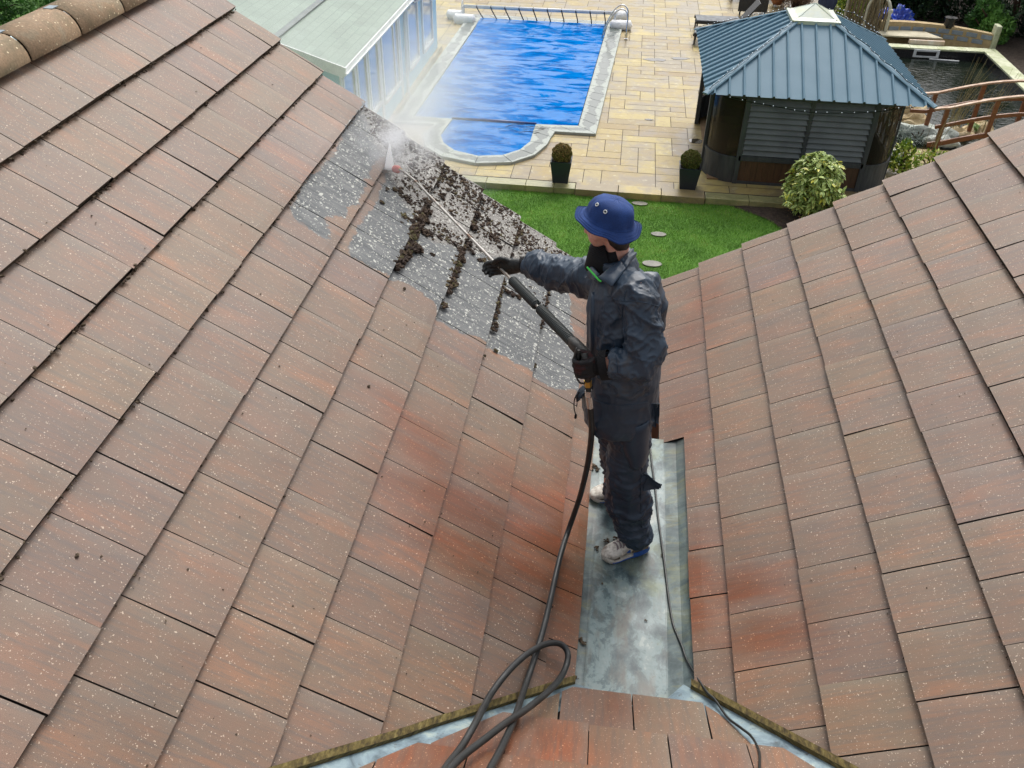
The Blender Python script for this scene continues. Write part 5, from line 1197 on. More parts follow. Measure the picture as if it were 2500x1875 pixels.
# side walls: left open doorway with arch, right trellis of light wood
mTan=M('honey_timber',(.42,.26,.10),(.28,.16,.06),rough=.55,scale=4)
b=MB()
for i in range(9):
    y=yF+.75+i*.34; b.beam((xRR-.01,y,G+.60),(xRR-.01,y+.5,PZ-.2),.02,.035,up=(1,0,0)); b.beam((xRR+.01,y+.5,G+.60),(xRR+.01,y,PZ-.2),.02,.035,up=(1,0,0))
b.build('trellis_side',mTan,gz); b=MB(); b.box2((xRR-.02,yF+.68,G),(xRR+.02,yB-.68,G+.58)); b.build('side_panel',mWood,gz)
b=MB(); b.box2((xL,yB-.02,G),(xR_,yB+.02,PZ-.1)); b.build('back_panel',mBrn,gz)
b=MB(); b.box2((X0+.3,Y0+.35,G+.004),(X1-.3,Y1-.35,G+.03)); b.build('deck',M('gazebo_deck',(.24,.15,.07),rough=.6),gz)
# inside: wooden chair back seen through the left corner
ch=empty('garden_chair',(2.75,15.2,G),'honey coloured wooden seat inside the gazebo behind the curved left glass','chair')
b=MB(); b.box((2.75,15.2,G+.42),(.5,.5,.04)); b.build('seat',mTan,ch)
for dx in (-.22,.22):
    for dy in (-.22,.22): b=MB(); b.box((2.75+dx,15.2+dy,G+.2),(.045,.045,.40)); b.build('leg',mTan,ch)
b=MB(); b.box((2.98,15.2,G+.72),(.03,.5,.5)); b.build('backrest',mTan,ch)
# string lights
sl_=empty('string_lights',(CX,Y0,ZE),'string of tiny white lights draped over the gazebo hips and louvres','string lights')
mWire=M('thin_green_wire',(.012,.018,.016),rough=.5); mBulb=NT('tiny_clear_bulb'); mBulb=mBulb.bsdf(Base_Color=(.85,.9,.95),Roughness=.1,Emission_Color=(.8,.9,1,1),Emission_Strength=.6)
wire=MB(); bulb=MB()
def run(P,n_,amp,step=.13):
    Q=spline(P,10); Q=[q+Vector((amp*mn.noise(q*6),amp*mn.noise(q*6+Vector((7,7,7))),abs(amp)*.3*mn.noise(q*5+Vector((3,1,2))))) for q in Q]; wire.tube(Q,.0075,n=5); acc=0
    for i in range(1,len(Q)):
        acc+=(Q[i]-Q[i-1]).length
        if acc>step: acc=0; bulb.ico(Q[i]+Vector((rng.uniform(-.02,.02),rng.uniform(-.02,.02),.015)),.0075,1)
for i in range(4):
    a=Vector((*bot[i],ZE+.06)); c=Vector((*top[i],ZT+.06)); run([a.lerp(c,u)+Vector((0,0,.01)) for u in np.linspace(0,1,9)],60,.05)
run([Vector((X0+.1,Y0+.1,ZE+.02)),Vector((2.3,14.15,-2.42)),Vector((3.0,14.18,-2.52)),Vector((3.85,14.16,-2.60)),Vector((4.7,14.18,-2.56)),Vector((5.3,14.14,-2.45)),Vector((X1-.1,Y0+.1,ZE))],60,.03,.17)
run([Vector((CX+.55,CY+.6,ZT+.05)),Vector((CX+1.2,CY+1.3,-1.6)),Vector((X1,Y1,ZE+.05))],40,.05)
wo_=wire.build('wire',mWire,sl_); bulb.build('bulb',mBulb,sl_); bpy.data.objects['bulb']['kind']='stuff'
for i,(u,v_) in enumerate(((.35,.3),(.42,.22),(.5,.4),(.5,.2),(.6,.35),(.62,.2),(.7,.25),(.28,.12))): pass

# ======================= AUCUBA AND BEDS =======================
def leaf_shrub(name,c,rad,n,size,mat,lab,cat,seed=1,stems=7,aspect=.42,up=.1,lumps=16,rnd=None,fold_=.12,group=None,shell=.55):
    root=empty(name,(c[0],c[1],G-.12),lab,cat,group); cc=(c[0],c[1],c[2]); P=blobpts(cc,rad,n,lumps,shell,seed)
    P[:,2]=np.maximum(P[:,2],G-.08)
    d=P-np.array([c[0],c[1],c[2]-rad[2]*.6]); d/=np.linalg.norm(d,axis=1)[:,None]+1e-9
    leafobj('foliage',P,size,mat,root,dirs=d*.6+nr.normal(size=(n,3))*.45,aspect=aspect,rnd=rnd,fold=fold_)
    b=MB(); g=random.Random(seed)
    for i in range(stems):
        a=g.uniform(0,6.28); r_=g.uniform(.2,.65); tip=Vector((c[0]+rad[0]*r_*math.cos(a),c[1]+rad[1]*r_*math.sin(a),c[2]+rad[2]*g.uniform(-.1,.6))); s0=Vector((c[0]+.05*math.cos(a),c[1]+.05*math.sin(a),G-.15))
        b.tube(spline([s0,(s0+tip)/2+Vector((g.uniform(-.05,.05),g.uniform(-.05,.05),.05)),tip],3),[.012+.02*rad[2]*(1-i_/6) for i_ in range(7)],n=5)
    b.build('stem',mTwig,root); return root
t=NT('spotted_laurel_leaf'); a=t.attr('rnd'); n1=t.noise(t.obj(),55,3,.7)
mAuc=t.bsdf(Base_Color=t.mix(t.ramp(n1,[(.40,0),(.50,.9)]),t.ramp(a,[(0,(.015,.055,.015)),(.5,(.045,.13,.025)),(1,(.10,.22,.04))]),t.ramp(a,[(0,(.40,.54,.14)),(.8,(.66,.74,.24)),(1,(.80,.68,.06))])),Roughness=.35,Specular_IOR_Level=.5)
ac=pz(1972,520,G-.1)
def cone_shrub():
    root=empty('spotted_laurel',(ac.x,ac.y-.1,G-.12),'yellow spotted laurel bush in the soil bed in front of the louvred gazebo','shrub')
    N_=300; P=[];Dd=[];Sz=[]; st=MB(); cx,cy,z0=ac.x,ac.y-.05,G-.15
    for i in range(N_):
        u=rng.random()**.8; zz=z0+.18+u*1.12; a_=rng.uniform(0,6.283); rmax=(.64*math.sqrt(max(0,1-((u-.38)/.64)**2)) if u>.38 else .64*(.55+.45*u/.38))*(.80+.20*math.sin(a_*3+u*8)+.12*math.sin(a_*7))+.04; a=a_; r_=rmax*math.sqrt(rng.uniform(.25,1)); tip=Vector((cx+r_*math.cos(a),cy+r_*math.sin(a),zz-.12*r_/.6))
        ax=Vector((math.cos(a)*.8*r_/.5,math.sin(a)*.8*r_/.5,.8)).normalized(); st.tube(spline([Vector((cx,cy,z0+.08*i/N_)),Vector((cx+r_*.4*math.cos(a),cy+r_*.4*math.sin(a),zz-.25)),tip],3),[.010,.009,.008,.007,.006,.005,.004],n=5)
        for k_ in range(11):
            b_=rng.uniform(0,6.283); o_=ax.orthogonal().normalized(); w2=ax.cross(o_); ld=(o_*math.cos(b_)+w2*math.sin(b_))*.9+ax*rng.uniform(-.25,.7); ld.normalize(); s_=rng.uniform(.11,.19); q=tip-ax*rng.uniform(0,.12)+ld*s_*.5; P.append(q);Dd.append(ld);Sz.append(s_)
    o=leafobj('foliage',P,1.0,mAuc,root,dirs=Dd,aspect=.40,fold=.10); 
    bpy.data.objects.remove(o,do_unlink=True)
    # six sided pointed leaves
    vs=[];fs=[];rv=[]
    for q,ld,s_ in zip(P,Dd,Sz):
        w_=ld.cross(Vector((rng.uniform(-.3,.3),rng.uniform(-.3,.3),1))).normalized(); nn_=w_.cross(ld); b0=len(vs); r_=rng.random(); dr=-.10*s_
        base=q-ld*s_*.5
        for (l,ww,h_) in ((0,0,0),(.3,.17,.03),(.65,.16,.0),(1,0,-.14),(.65,-.16,.0),(.3,-.17,.03)): vs.append(base+ld*(l*s_)+w_*(ww*s_)+nn_*(h_*s_))
        vs.append(base+ld*s_*.5-nn_*s_*.02)
        fs+=[(b0+i,b0+(i+1)%6,b0+6) for i in range(6)]; rv+=[r_]*7
    m_=MB(); m_.add(vs,fs,rnd=rv); m_.build('foliage',mAuc,root); st.build('stem',mTwig,root)
cone_shrub()
mYel=leafmat('yellow_green_leaf',[(0,(.06,.14,.02)),(.4,(.22,.36,.04)),(.8,(.50,.58,.08)),(1,(.68,.66,.16))],.4)
mSil=leafmat('silver_leaf',[(0,(.14,.19,.16)),(.5,(.36,.44,.40)),(1,(.55,.62,.58))],.7)
mDark=leafmat('dark_evergreen_leaf',[(0,(.008,.022,.010)),(.5,(.020,.050,.018)),(.85,(.045,.10,.03)),(1,(.08,.17,.04))],.5)
mMid=leafmat('mid_green_leaf',[(0,(.025,.08,.018)),(.5,(.08,.21,.04)),(1,(.20,.40,.08))],.5)
mDry=leafmat('dry_brown_twig_leaf',[(0,(.08,.045,.03)),(.6,(.17,.10,.07)),(1,(.28,.18,.12))],.9)
q=pz(2195,420,G); leaf_shrub('yellow_shrub',(q.x,q.y,G+.28),(.40,.40,.46),420,.12,mYel,'bright yellow green shrub at the right corner of the gazebo','shrub',3,5)
q=pz(2262,412,G); leaf_shrub('yellow_shrub',(q.x+.1,q.y,G+.12),(.62,.40,.30),520,.10,mYel,'low yellow leaved shrub just above the right roof edge','shrub',4,6)
q=pz(2240,345,G); leaf_shrub('silver_shrub',(q.x,q.y,G+.12),(.62,.45,.26),1500,.06,mSil,'feathery silver grey shrub between gazebo and wooden bridge','shrub',5,8,aspect=.25)
# rocks
mRock=M('grey_green_rock',(.60,.64,.58),(.38,.42,.37),rough=.8,scale=6,bump=.6,bd=.02); mRockY=M('cream_sandstone_rock',(.70,.58,.36),(.48,.36,.19),rough=.8,scale=5,bump=.6,bd=.02)
rocks=[(r2(700,1090),.42,.24,mRockY,.36,'cream sandstone boulder, top of the stack by the gazebo corner'),(r2(690,1170),.40,.26,mRockY,.22,'cream sandstone boulder in the middle of the stack by the gazebo'),(r2(720,1240),.48,.26,mRockY,.10,'cream sandstone boulder, lowest of the stack at the pond corner'),
(r2(720,1310),.55,.22,mRock,.14,'pale grey rock slab at the pond edge left of the bridge'),(r2(900,1330),.62,.24,mRock,.12,'long pale grey rock slab at the pond edge'),(r2(1050,1360),.36,.24,mRock,.10,'grey rock slab end beside the bridge post'),(r2(1200,1350),.42,.30,mRockY,.08,'flat tan stone under the wooden bridge'),(r2(1430,1310),.30,.26,mRockY,.08,'small tan stone right of the lily leaf under the bridge'),(r2(960,1440),.26,.2,mRock,.08,'small grey rock among silver foliage'),(r2(1090,1450),.28,.2,mRock,.08,'grey rock near the right roof edge'),(r2(560,1560),.22,.2,mRock,.06,'pale rock below the yellow shrub'),(r2(540,1640),.2,.16,mRock,.03,'pale rock lowest by the roof edge')]
for i,(q,a,bb,mm,z,lab) in enumerate(rocks):
    p=pz(*q,G+z); p.z=G+z; b=MB(); b.ico(p,1,3,.0,(a,bb,.13)); 
    b.v=[tuple(Vector(v_)+Vector((.07*mn.noise(Vector(v_)*3.1+Vector((i,0,0))),.07*mn.noise(Vector(v_)*3.3+Vector((0,i,0))),.05*mn.cell(Vector(v_)*5)+.05*mn.noise(Vector(v_)*5)))) for v_ in b.v]
    tag(b.build('rock',mm,None),lab,'rock','rocks round the pond edge')
# rubble base under the stack so it is supported
q=pz(*r2(700,1210),G); b=MB(); b.ico((q.x,q.y+.1,G-.02),1,2,.3,(.55,.4,.16)); tag(b.build('rock',mRockY,None),'buried base boulder under the cream rock stack at the gazebo','rock','rocks round the pond edge')
# lily leaf / green plant
q=pz(*r2(1345,1310),G+.1); leaf_shrub('pale_green_plant',(q.x,q.y,G+.14),(.16,.16,.16),70,.16,leafmat('pale_succulent',[(0,(.16,.28,.08)),(1,(.42,.55,.25))],.4),'pale green rosette plant beside the tan stones by the bridge','plant',8,3,aspect=.7)
# tall dry grasses
mReed=leafmat('straw_stem',[(0,(.16,.13,.06)),(.6,(.34,.29,.14)),(1,(.45,.40,.22))],.8)
for gi,(sx_,sy_,n_,hgt,lab) in enumerate(((2320,330,26,1.7,'tall arching straw coloured grass in front of the wooden bridge'),(2262,380,9,1.3,'thin bare stems rising beside the silver shrub'),(2400,330,14,1.6,'wispy dry grass stems leaning over the bridge rail'))):
    q=pz(sx_,sy_,G); root=MB(); g=random.Random(gi+40)
    for i in range(n_):
        a=g.uniform(-.5,1.2); h_=hgt*g.uniform(.6,1.1); ln=g.uniform(.15,.75); p0=q+Vector((g.uniform(-.15,.15),g.uniform(-.1,.1),0)); root.tube(spline([p0,p0+Vector((ln*.25*math.cos(a),ln*.2*math.sin(a),h_*.55)),p0+Vector((ln*math.cos(a),ln*.5*math.sin(a),h_))],4),[.006,.0055,.005,.0045,.004,.0035,.003,.0025,.002],n=4,rnd=g.random())
    o=root.build('dry_grass',mReed,None); tag(o,lab,'ornamental grass')

# ======================= POND =======================
ZC=G+.30; t=NT('pond_water'); v=t.obj(); n1=t.noise(t.sc(v,1,1.2,1),7,4,.6,.5); n2=t.noise(v,.8,3)
mWat=t.bsdf(Base_Color=(.006,.010,.006),Roughness=.03,Normal=t.bump(t.math('MULTIPLY',n1,t.mr(n2,.35,.65,.4,1.1)),.30,.05),Specular_IOR_Level=.6,IOR=1.33)
b=MB(); b.add([(5.9,16.9,G+.03),(10.75,16.9,G+.03),(10.75,24.2,G+.03),(5.9,24.2,G+.03)],[(0,1,2,3)]); struct(b.build('pond_water',mWat))
mCopP=M('mossy_pale_coping',(.60,.62,.44),(.40,.44,.24),rough=.7,scale=4,stretch=(1,1,1))
mLin=M('black_liner',(.012,.012,.014),rough=.3)
pd=empty('pond_wall',(8.5,24.1,G),'raised pond wall with pale mossy coping and black liner','pond wall')
fy=24.0; rx_=10.38
b=MB(); x=6.0
while x<10.9: L=.78; b.box2((x,fy,ZC-.05),(min(x+L-.008,10.78),fy+.36,ZC)); x+=L
y=17.0
while y<fy-.01: L=.9; b.box2((rx_,y,ZC-.05),(rx_+.40,min(y+L-.008,fy-.004),ZC)); y+=L
b.build('coping',mCopP,pd,bevel=.006)
b=MB(); b.box2((6.0,fy+.02,G-.1),(10.75,fy+.34,ZC-.052)); b.box2((rx_+.02,17.0,G-.1),(rx_+.38,fy,ZC-.052)); b.build('wall',M('pond_render',(.35,.34,.28),rough=.9),pd)
b=MB(); b.box2((6.0,fy-.01,G-.05),(rx_,fy+.018,ZC-.053)); b.box2((rx_-.01,17.0,G-.05),(rx_+.018,fy-.012,ZC-.053)); b.build('liner',mLin,pd)
q=py(*r2(878,540),fy-.03); b=MB(); 
b.box2((q.x-.36,fy-.045,q.z-.12),(q.x+.36,fy-.012,q.z-.075)); b.box2((q.x-.36,fy-.045,q.z+.045),(q.x+.36,fy-.012,q.z+.10)); b.box2((q.x-.36,fy-.045,q.z-.075),(q.x-.28,fy-.012,q.z+.045)); b.box2((q.x+.28,fy-.045,q.z-.075),(q.x+.36,fy-.012,q.z+.045)); o=b.build('skimmer_inlet',mWhite,None,bevel=.004); tag(o,'white rectangular skimmer inlet on the black pond wall','pond inlet')
b=MB(); b.tube([Vector((q.x+.1,fy-.12,G+.05)),Vector((q.x+.9,fy-.2,G+.05))],.02,n=8); tag(b.build('floating_stick',mWhite),'thin pale stick floating below the skimmer inlet','stick')
# back block wall, curved
mBlk=M('blue_grey_block',(.27,.32,.36),(.20,.24,.28),rough=.8,scale=5,bump=.4,bd=.01); mMort=M('sandy_mortar',(.52,.40,.22),(.40,.30,.16),rough=.95,scale=8)
bw=empty('block_wall',(9.5,24.9,G),'curved low wall of blue grey blocks with sandy mortar behind the pond','garden wall')
def wc(u): x=7.6+3.15*u; return Vector((x,25.15+.35*math.sin(u*2.6)-.65*u*u,0))
zb0,zt0=ZC-.02,ZC+.42
b=MB(); N_=24; vs=[]
for i in range(N_+1):
    c=wc(i/N_); zt=zt0-.10*(i/N_); 
    for (dy,z) in ((-.10,G),(-.10,zt),(.12,zt),(.12,G)): vs.append((c.x,c.y+dy,z))
b.add(vs,[(4*i+k_,4*i+4+k_,4*i+4+(k_+1)%4,4*i+(k_+1)%4) for i in range(N_) for k_ in range(4)]+[(4*N_,4*N_+1,4*N_+2,4*N_+3)]); b.build('mortar_core',mMort,bw,fixn=True)
b=MB()
for row in range(3):
    u=.02+(.06 if row%2 else 0)
    while u<.93:
        c=wc(u+.055); c2=wc(u+.075); tg=(c2-wc(u+.035)).normalized(); z=zb0+.02+row*.155; 
        if z+.12<zt0-.10*u: b.box((c.x,c.y-.105,z+.062),(.30,.05,.115),rot=Matrix.Rotation(math.atan2(tg.y,tg.x),3,'Z'))
        u+=.115
b.build('block',mBlk,bw,bevel=.008); bpy.data.objects['block']['kind']='stuff'
b=MB(); c=wc(1.0); b.box((c.x+.02,c.y,ZC+.2),(.14,.34,.75)); b.build('end_stone',mCopP,bw,bevel=.02)
b=MB(); b.prism([(7.55,24.5),(9.3,24.5),(8.95,25.15),(7.6,25.25)],ZC+.14,ZC+.18); o=b.build('stone_slab',M('cream_slab',(.55,.50,.36),(.42,.38,.27),rough=.8,scale=3),None,bevel=.006); tag(o,'large cream stone slab lying behind the pond coping','stone slab')
b=MB(); b.box2((8.35,24.38,ZC+.0),(9.35,24.50,ZC+.12)); o=b.build('small_stone',M('white_stone',(.78,.74,.66),(.55,.38,.24),rough=.8,scale=3),None,bevel=.02); tag(o,'short white and tan stone strip propping the cream slab','stone')
q=py(*r2(1100,260),25.3); b=MB(); b.tube([(q.x,25.25,ZC+.30),(q.x,25.25,ZC+.56)],[.14,.165],n=20); b.tube([(q.x,25.25,ZC+.56),(q.x,25.25,ZC+.585)],[.18,.18],n=20); o=b.build('black_pot',mLin,None,smooth=False); tag(o,'small black plastic pot on top of the curved block wall','pot')
# blue tarpaulin heap
q=py(*r2(570,190),26.6); b=MB(); b.ico((q.x,26.6,G+.40),1,3,.0,(.44,.4,.36)); 
mTarp=NT('blue_tarpaulin'); v=mTarp.obj(); n1=mTarp.noise(v,6,4); mTarp=mTarp.bsdf(Base_Color=mTarp.ramp(n1,[(.4,(.012,.04,.34)),(.6,(.03,.09,.60)),(.72,(.30,.38,.34))]),Roughness=.25)
o=remesh(b,'blue_tarpaulin',mTarp,None,.035,lambda p,n:(.22*(fold(p,2.6)-.5)+.10*(fold(p,6)-.5),0),1); tag(o,'crumpled blue tarpaulin heap behind the pond','tarpaulin')
# bridge
mBr=M('red_brown_timber',(.26,.095,.035),(.16,.058,.022),rough=.45,scale=4,stretch=(1,4,4),contrast=(.3,.7)); mCap=M('pale_worn_rail',(.50,.34,.22),(.36,.20,.11),rough=.5,scale=5)
bg_=empty('garden_bridge',(9.0,17.1,G),'arched red brown wooden footbridge with curved handrails over the pond','bridge')
BX0=7.15
def arc(x): u=(x-BX0)/4.2; return .42*math.sin(math.pi*min(1,max(0,u)))
def rail(y,zb,w_,h_,x0,x1,mat,name,n_=14):
    b=MB(); P_=[Vector((x0+(x1-x0)*i/n_,y,zb+arc(x0+(x1-x0)*i/n_))) for i in range(n_+1)]; b.tube(P_,[(h_/2,w_/2)]*len(P_),n=8,side=(0,0,1),ex=5); return b.build(name,mat,bg_,smooth=False)
for yy,zs in ((17.75,0),(16.75,0)):
    rail(yy,-3.24,.10,.045,BX0-.18,BX0+4.4,mCap,'handrail'); rail(yy,-3.64,.05,.09,BX0-.35 if yy>17 else BX0-.05,BX0+4.4,mBr,'mid_rail'); (rail(yy,-4.05,.05,.12,BX0-.1,BX0+4.3,mBr,'side_beam') if yy<17 else None)
    for i in range(5):
        x=BX0+.10+i*.98; b=MB(); b.box2((x-.045,yy-.03,G-.1),(x+.045,yy+.03,-3.26+arc(x))); b.build('post',mBr,bg_)

# ======================= FAR GARDEN =======================
mRat=M('dark_rattan',(.035,.037,.040),(.02,.02,.022),rough=.5,scale=30); mSeat=M('grey_lounger_fabric',(.10,.115,.13),(.07,.08,.09),rough=.6)
def lounger(p,lab,ang):
    root=empty('sun_lounger',p,lab,'sun lounger','dark sun loungers behind the gazebo'); rot=Matrix.Rotation(ang,3,'Z'); T=lambda v_:p+rot@Vector(v_)
    b=MB(); b.box(T((0,0,.34)),(1.35,.66,.05),rot=rot); b.build('seat',mSeat,root,bevel=.01)
    b=MB(); r2_=rot@Matrix.Rotation(R(-52),3,'Y'); b.box(T((.95,0,.62)),(.75,.66,.045),rot=r2_); b.build('backrest',mRat,root,bevel=.01)
    b=MB(); b.box(T((0,.34,.30)),(1.4,.03,.08),rot=rot); b.box(T((0,-.34,.30)),(1.4,.03,.08),rot=rot); b.build('frame',mRat,root)
    for x in (-.64,.6):
        for y in (-.31,.31): b=MB(); b.box(T((x,y,.15)),(.045,.045,.30),rot=rot); b.build('leg',mRat,root)
p=pz(1752,50,G+.3); p.z=G; lounger(p,'dark grey sun lounger farther from the gazebo roof',.02)
p=pz(1752,82,G+.3); p.z=G; lounger(p,'dark grey sun lounger half hidden behind the gazebo roof edge',-.12)
# far lounger backrest standing up, black panel
p=pz(1835,38,G); b=MB(); root=empty('folded_lounger',p,'black folded lounger with raised slatted back at the top of the patio','lounger'); b.box(p+Vector((0,0,.33)),(.95,.06,.42)); b.build('panel',mRat,root,bevel=.01); b=MB(); b.beam(p+Vector((.0,.1,.4)),p+Vector((.45,1.4,1.1)),.34,.04); b.build('backrest',mRat,root); b=MB(); b.box(p+Vector((-.4,0,.08)),(.05,.05,.16)); b.box(p+Vector((.4,0,.08)),(.05,.05,.16)); b.build('leg',mRat,root)
p=pz(1850,5,G); b=MB(); root=empty('cold_frame',p+Vector((0,.5,0)),'low wooden framed table at the very top of the patio','garden table'); b.box(p+Vector((0,.6,.46)),(1.9,.9,.05)); b.build('tabletop',mStone,root)
for dx in (-.88,.88):
    for dy in (.2,1.0): b=MB(); b.box(p+Vector((dx,dy,.22)),(.07,.07,.44)); b.build('leg',mBrn,root)
# terracotta urn
p=pz(1897,18,G); mTer=M('terracotta',(.42,.17,.08),(.30,.11,.05),rough=.7,scale=8); b=MB(); b.tube([p+Vector((0,.15,z)) for z in (.06,.1,.25,.42,.58,.66,.70)],[.13,.16,.27,.31,.24,.19,.22],n=24); tag(b.build('terracotta_urn',mTer,None,smooth=True),'round terracotta urn standing at the patio end','urn')
b=MB(); 
for a in (0,2.1,4.2): b.ico(p+Vector((.17*math.cos(a),.15+.17*math.sin(a),.035)),.045,2)
tag(b.build('pot_feet',mWhite,None,smooth=True),'pale round feet beneath the terracotta urn','pot feet')
p=pz(1950,35,G); leaf_shrub('dry_brown_shrub',(p.x,p.y+.6,G+.45),(.75,.6,.62),6000,.085,mDry,'bare brown twiggy shrub between urn and parasol','shrub',11,26,aspect=.12,fold_=0,shell=.2)
p=pz(2062,70,G); leaf_shrub('golden_shrub',(p.x+.1,p.y+.2,G+.95),(.75,.6,1.1),3600,.10,mYel,'golden green leafy shrub between parasol and woven arch screen','shrub',12,9)
# parasol
p=pz(2002,88,G); root=empty('folded_parasol',p,'folded navy blue parasol standing behind the gazebo skylight','parasol'); mPar=M('navy_canvas',(.05,.065,.13),(.03,.04,.085),rough=.8,scale=4,stretch=(1,1,.2))
b=MB(); n_=30; vs=[]; hs_=[(.75,.19),(1.0,.24),(1.4,.20),(1.9,.13),(2.35,.06),(2.5,.02)]
for z,r_ in hs_:
    for k_ in range(n_): a=2*math.pi*k_/n_; rr_=r_*(1+.25*math.sin(a*6+z)); vs.append(p+Vector((rr_*math.cos(a),rr_*math.sin(a),z)))
b.add(vs,[(i*n_+k_,i*n_+(k_+1)%n_,(i+1)*n_+(k_+1)%n_,(i+1)*n_+k_) for i in range(len(hs_)-1) for k_ in range(n_)]); b.build('canopy',mPar,root,smooth=True)
b=MB(); b.tube([p,p+Vector((0,0,2.6))],.025,n=10); b.tube([p,p+Vector((0,0,.08))],.24,n=20); b.build('pole',mRat,root)
# woven arched screens
mWov=M('woven_willow',(.26,.21,.12),(.13,.10,.055),rough=.8,scale=30,stretch=(2,2,.6)); mCream=M('cream_painted_arch',(.62,.60,.48),(.50,.48,.38),rough=.6)
def woven(c,w_,hh,rh,lab,lean):
    root=empty('woven_screen',c,lab,'garden screen','arched willow screens'); e=Vector((math.cos(lean),math.sin(lean),0)); b=MB()
    f=MB(); arcp=[c+e*(-w_/2),c+e*(-w_/2)+Vector((0,0,hh))]+[c+e*(-w_/2*math.cos(u))+Vector((0,0,hh+rh*math.sin(u))) for u in np.linspace(.15,math.pi-.15,11)]+[c+e*(w_/2)+Vector((0,0,hh)),c+e*(w_/2)]
    f.tube(arcp,.045,n=8); f.ico(c+e*(w_/2)+Vector((0,0,hh+.10)),.075,2); f.build('frame',mCream,root,smooth=True)
    n_=int(w_/.075)
    for i in range(1,n_):
        u=-w_/2+w_*i/n_; top_=hh+rh*math.sqrt(max(0,1-(u/(w_/2))**2))*.96; b.tube([c+e*u+Vector((.02*math.sin(k_*1.3+i*math.pi),.03*math.sin(k_*1.3+i*math.pi),top_*k_/9)) for k_ in range(10)],.026,n=5)
    m_=int(hh/.16)
    b.build('weave',mWov,root)
p=py(2098,52,25.9); woven(Vector((p.x,25.9,G)),1.15,1.35,.75,'taller arched willow screen left of the blue tarpaulin',-.9)
p=py(2128,62,25.2); woven(Vector((p.x+.1,25.2,G)),.8,.95,.45,'shorter arched willow screen beside the cream slab',-.9)
# evergreen trees and hedges
def crown_tree(name,c,rad,n,size,mat,lab,seed,h0,gp,cat='tree',asp=.35,shell=.6,lumps=22):
    root=empty(name,(c[0],c[1],G-.15),lab,cat,gp); P=blobpts(c,rad,n,lumps,shell,seed); P[:,2]=np.maximum(P[:,2],G-.1)
    d=nr.normal(size=(n,3))*.7+(P-np.array(c))/np.array(rad); nse=np.array([mn.noise(Vector(q)*1.1) for q in P])
    leafobj('crown',P,size,mat,root,dirs=d,aspect=asp,rnd=np.clip(.45+nse*.7+nr.normal(size=n)*.16,0,1))
    b=MB(); b.tube([(c[0],c[1],G-.2),(c[0]+.05,c[1],(G+c[2])/2),(c[0],c[1]+.05,c[2]+rad[2]*.5)],[.16,.12,.05],n=8); g=random.Random(seed)
    for i in range(7): a=g.uniform(0,6.28); z=c[2]+rad[2]*g.uniform(-.5,.3); b.tube([(c[0],c[1],z),(c[0]+rad[0]*.6*math.cos(a),c[1]+rad[1]*.6*math.sin(a),z+.4)],[.05,.015],n=5)
    b.build('trunk',mTwig,root)
T_=[((12.0,27.2,G+1.5),(1.5,1.4,2.1),mDark,'dark evergreen tree nearest the pond corner'),((14.0,25.0,G+1.6),(1.6,1.6,2.2),mDark,'dark evergreen tree at the right edge beyond the pond coping'),((12.9,22.6,G+1.0),(1.2,1.5,1.5),mDark,'dark bushy evergreen low beside the right pond coping'),((13.6,29.6,G+2.0),(1.9,1.8,2.6),mMid,'lighter green tree at the top right corner'),((10.6,29.0,G+1.2),(1.6,1.4,1.7),mDark,'dark evergreen behind the blue tarpaulin'),((9.1,28.6,G+.8),(1.1,1.0,1.1),mDark,'small dark evergreen between tarpaulin and willow screen'),((11.1,26.3,G+.5),(.7,.6,.7),mMid,'fresh green bush behind the curved block wall'),((16.2,28.0,G+2.0),(2.0,2.0,2.8),mDark,'tall dark evergreen outside the right edge'),((14.6,19.8,G+1.2),(1.5,1.8,1.8),mDark,'evergreen tree right of the pond'),((8.3,31.0,G+1.2),(1.7,1.3,1.6),mDark,'dark evergreen behind the willow screens'),((11.6,32.0,G+2.0),(2.2,1.6,2.4),mDark,'tall dark evergreen at the back'),((15.8,33.0,G+2.4),(2.4,2,3),mDark,'tall dark evergreen at the far back right')]
for i,(c,r_,mm,lab) in enumerate(T_): crown_tree('evergreen_tree',c,r_,9000 if i<7 else 5000,.17,mm,lab,i+60,1,'evergreens beyond the pond')
# garden seen past the ridge at the upper left
for i,(c,r_,lab) in enumerate((((-15.0,22.2,G+.9),(2.6,1.8,1.5),'green hedge bush past the ridge, left side'),((-18.8,21.0,G+1.0),(2.4,2.0,1.6),'green hedge bush at the far left corner'),((-17.5,26.2,G+1.3),(3.0,2.2,2.0),'taller green bush behind the hedge past the ridge'),((-12.5,25.6,G+1.2),(2.4,2.0,1.8),'green bush past the ridge beside the summer house'))):
    crown_tree('hedge_bush',c,r_,14000,.15,mMid,lab,i+90,1,'hedge bushes beyond the ridge','bush',.3)

# ======================= MIST AND SPRAY =======================
def vol(name,objb,dens,scale,thr,center,rad,lab,cat,col_=(.95,.97,1),par=None):
    t=NT(name+'_volume'); v=t.n('TexCoord').outputs['Object']
    cv=t.n('Mapping',None,Vector=v,Location=tuple(-center[i]/rad[i] for i in range(3)),Scale=tuple(1/r_ for r_ in rad)).outputs[0]
    ln=t.n('VectorMath',{'operation':'LENGTH'},i0=cv).outputs['Value']; fall=t.mr(ln,1.0,.15,0,1)
    nn_=t.noise(v,scale,3,.6,.6); dn=t.math('MULTIPLY',t.math('POWER',fall,1.5),t.mr(nn_,thr,thr+.25,0,1)); dn=t.math('MULTIPLY',dn,dens)
    pv=t.n('VolumePrincipled',None,Color=(*col_,1),Density=dn,Anisotropy=.2); t.t.links.new(pv.outputs[0],t.out.inputs['Volume'])
    o=objb.build(name,t.mat,par); tag(o,lab,cat,kind='stuff'); return o
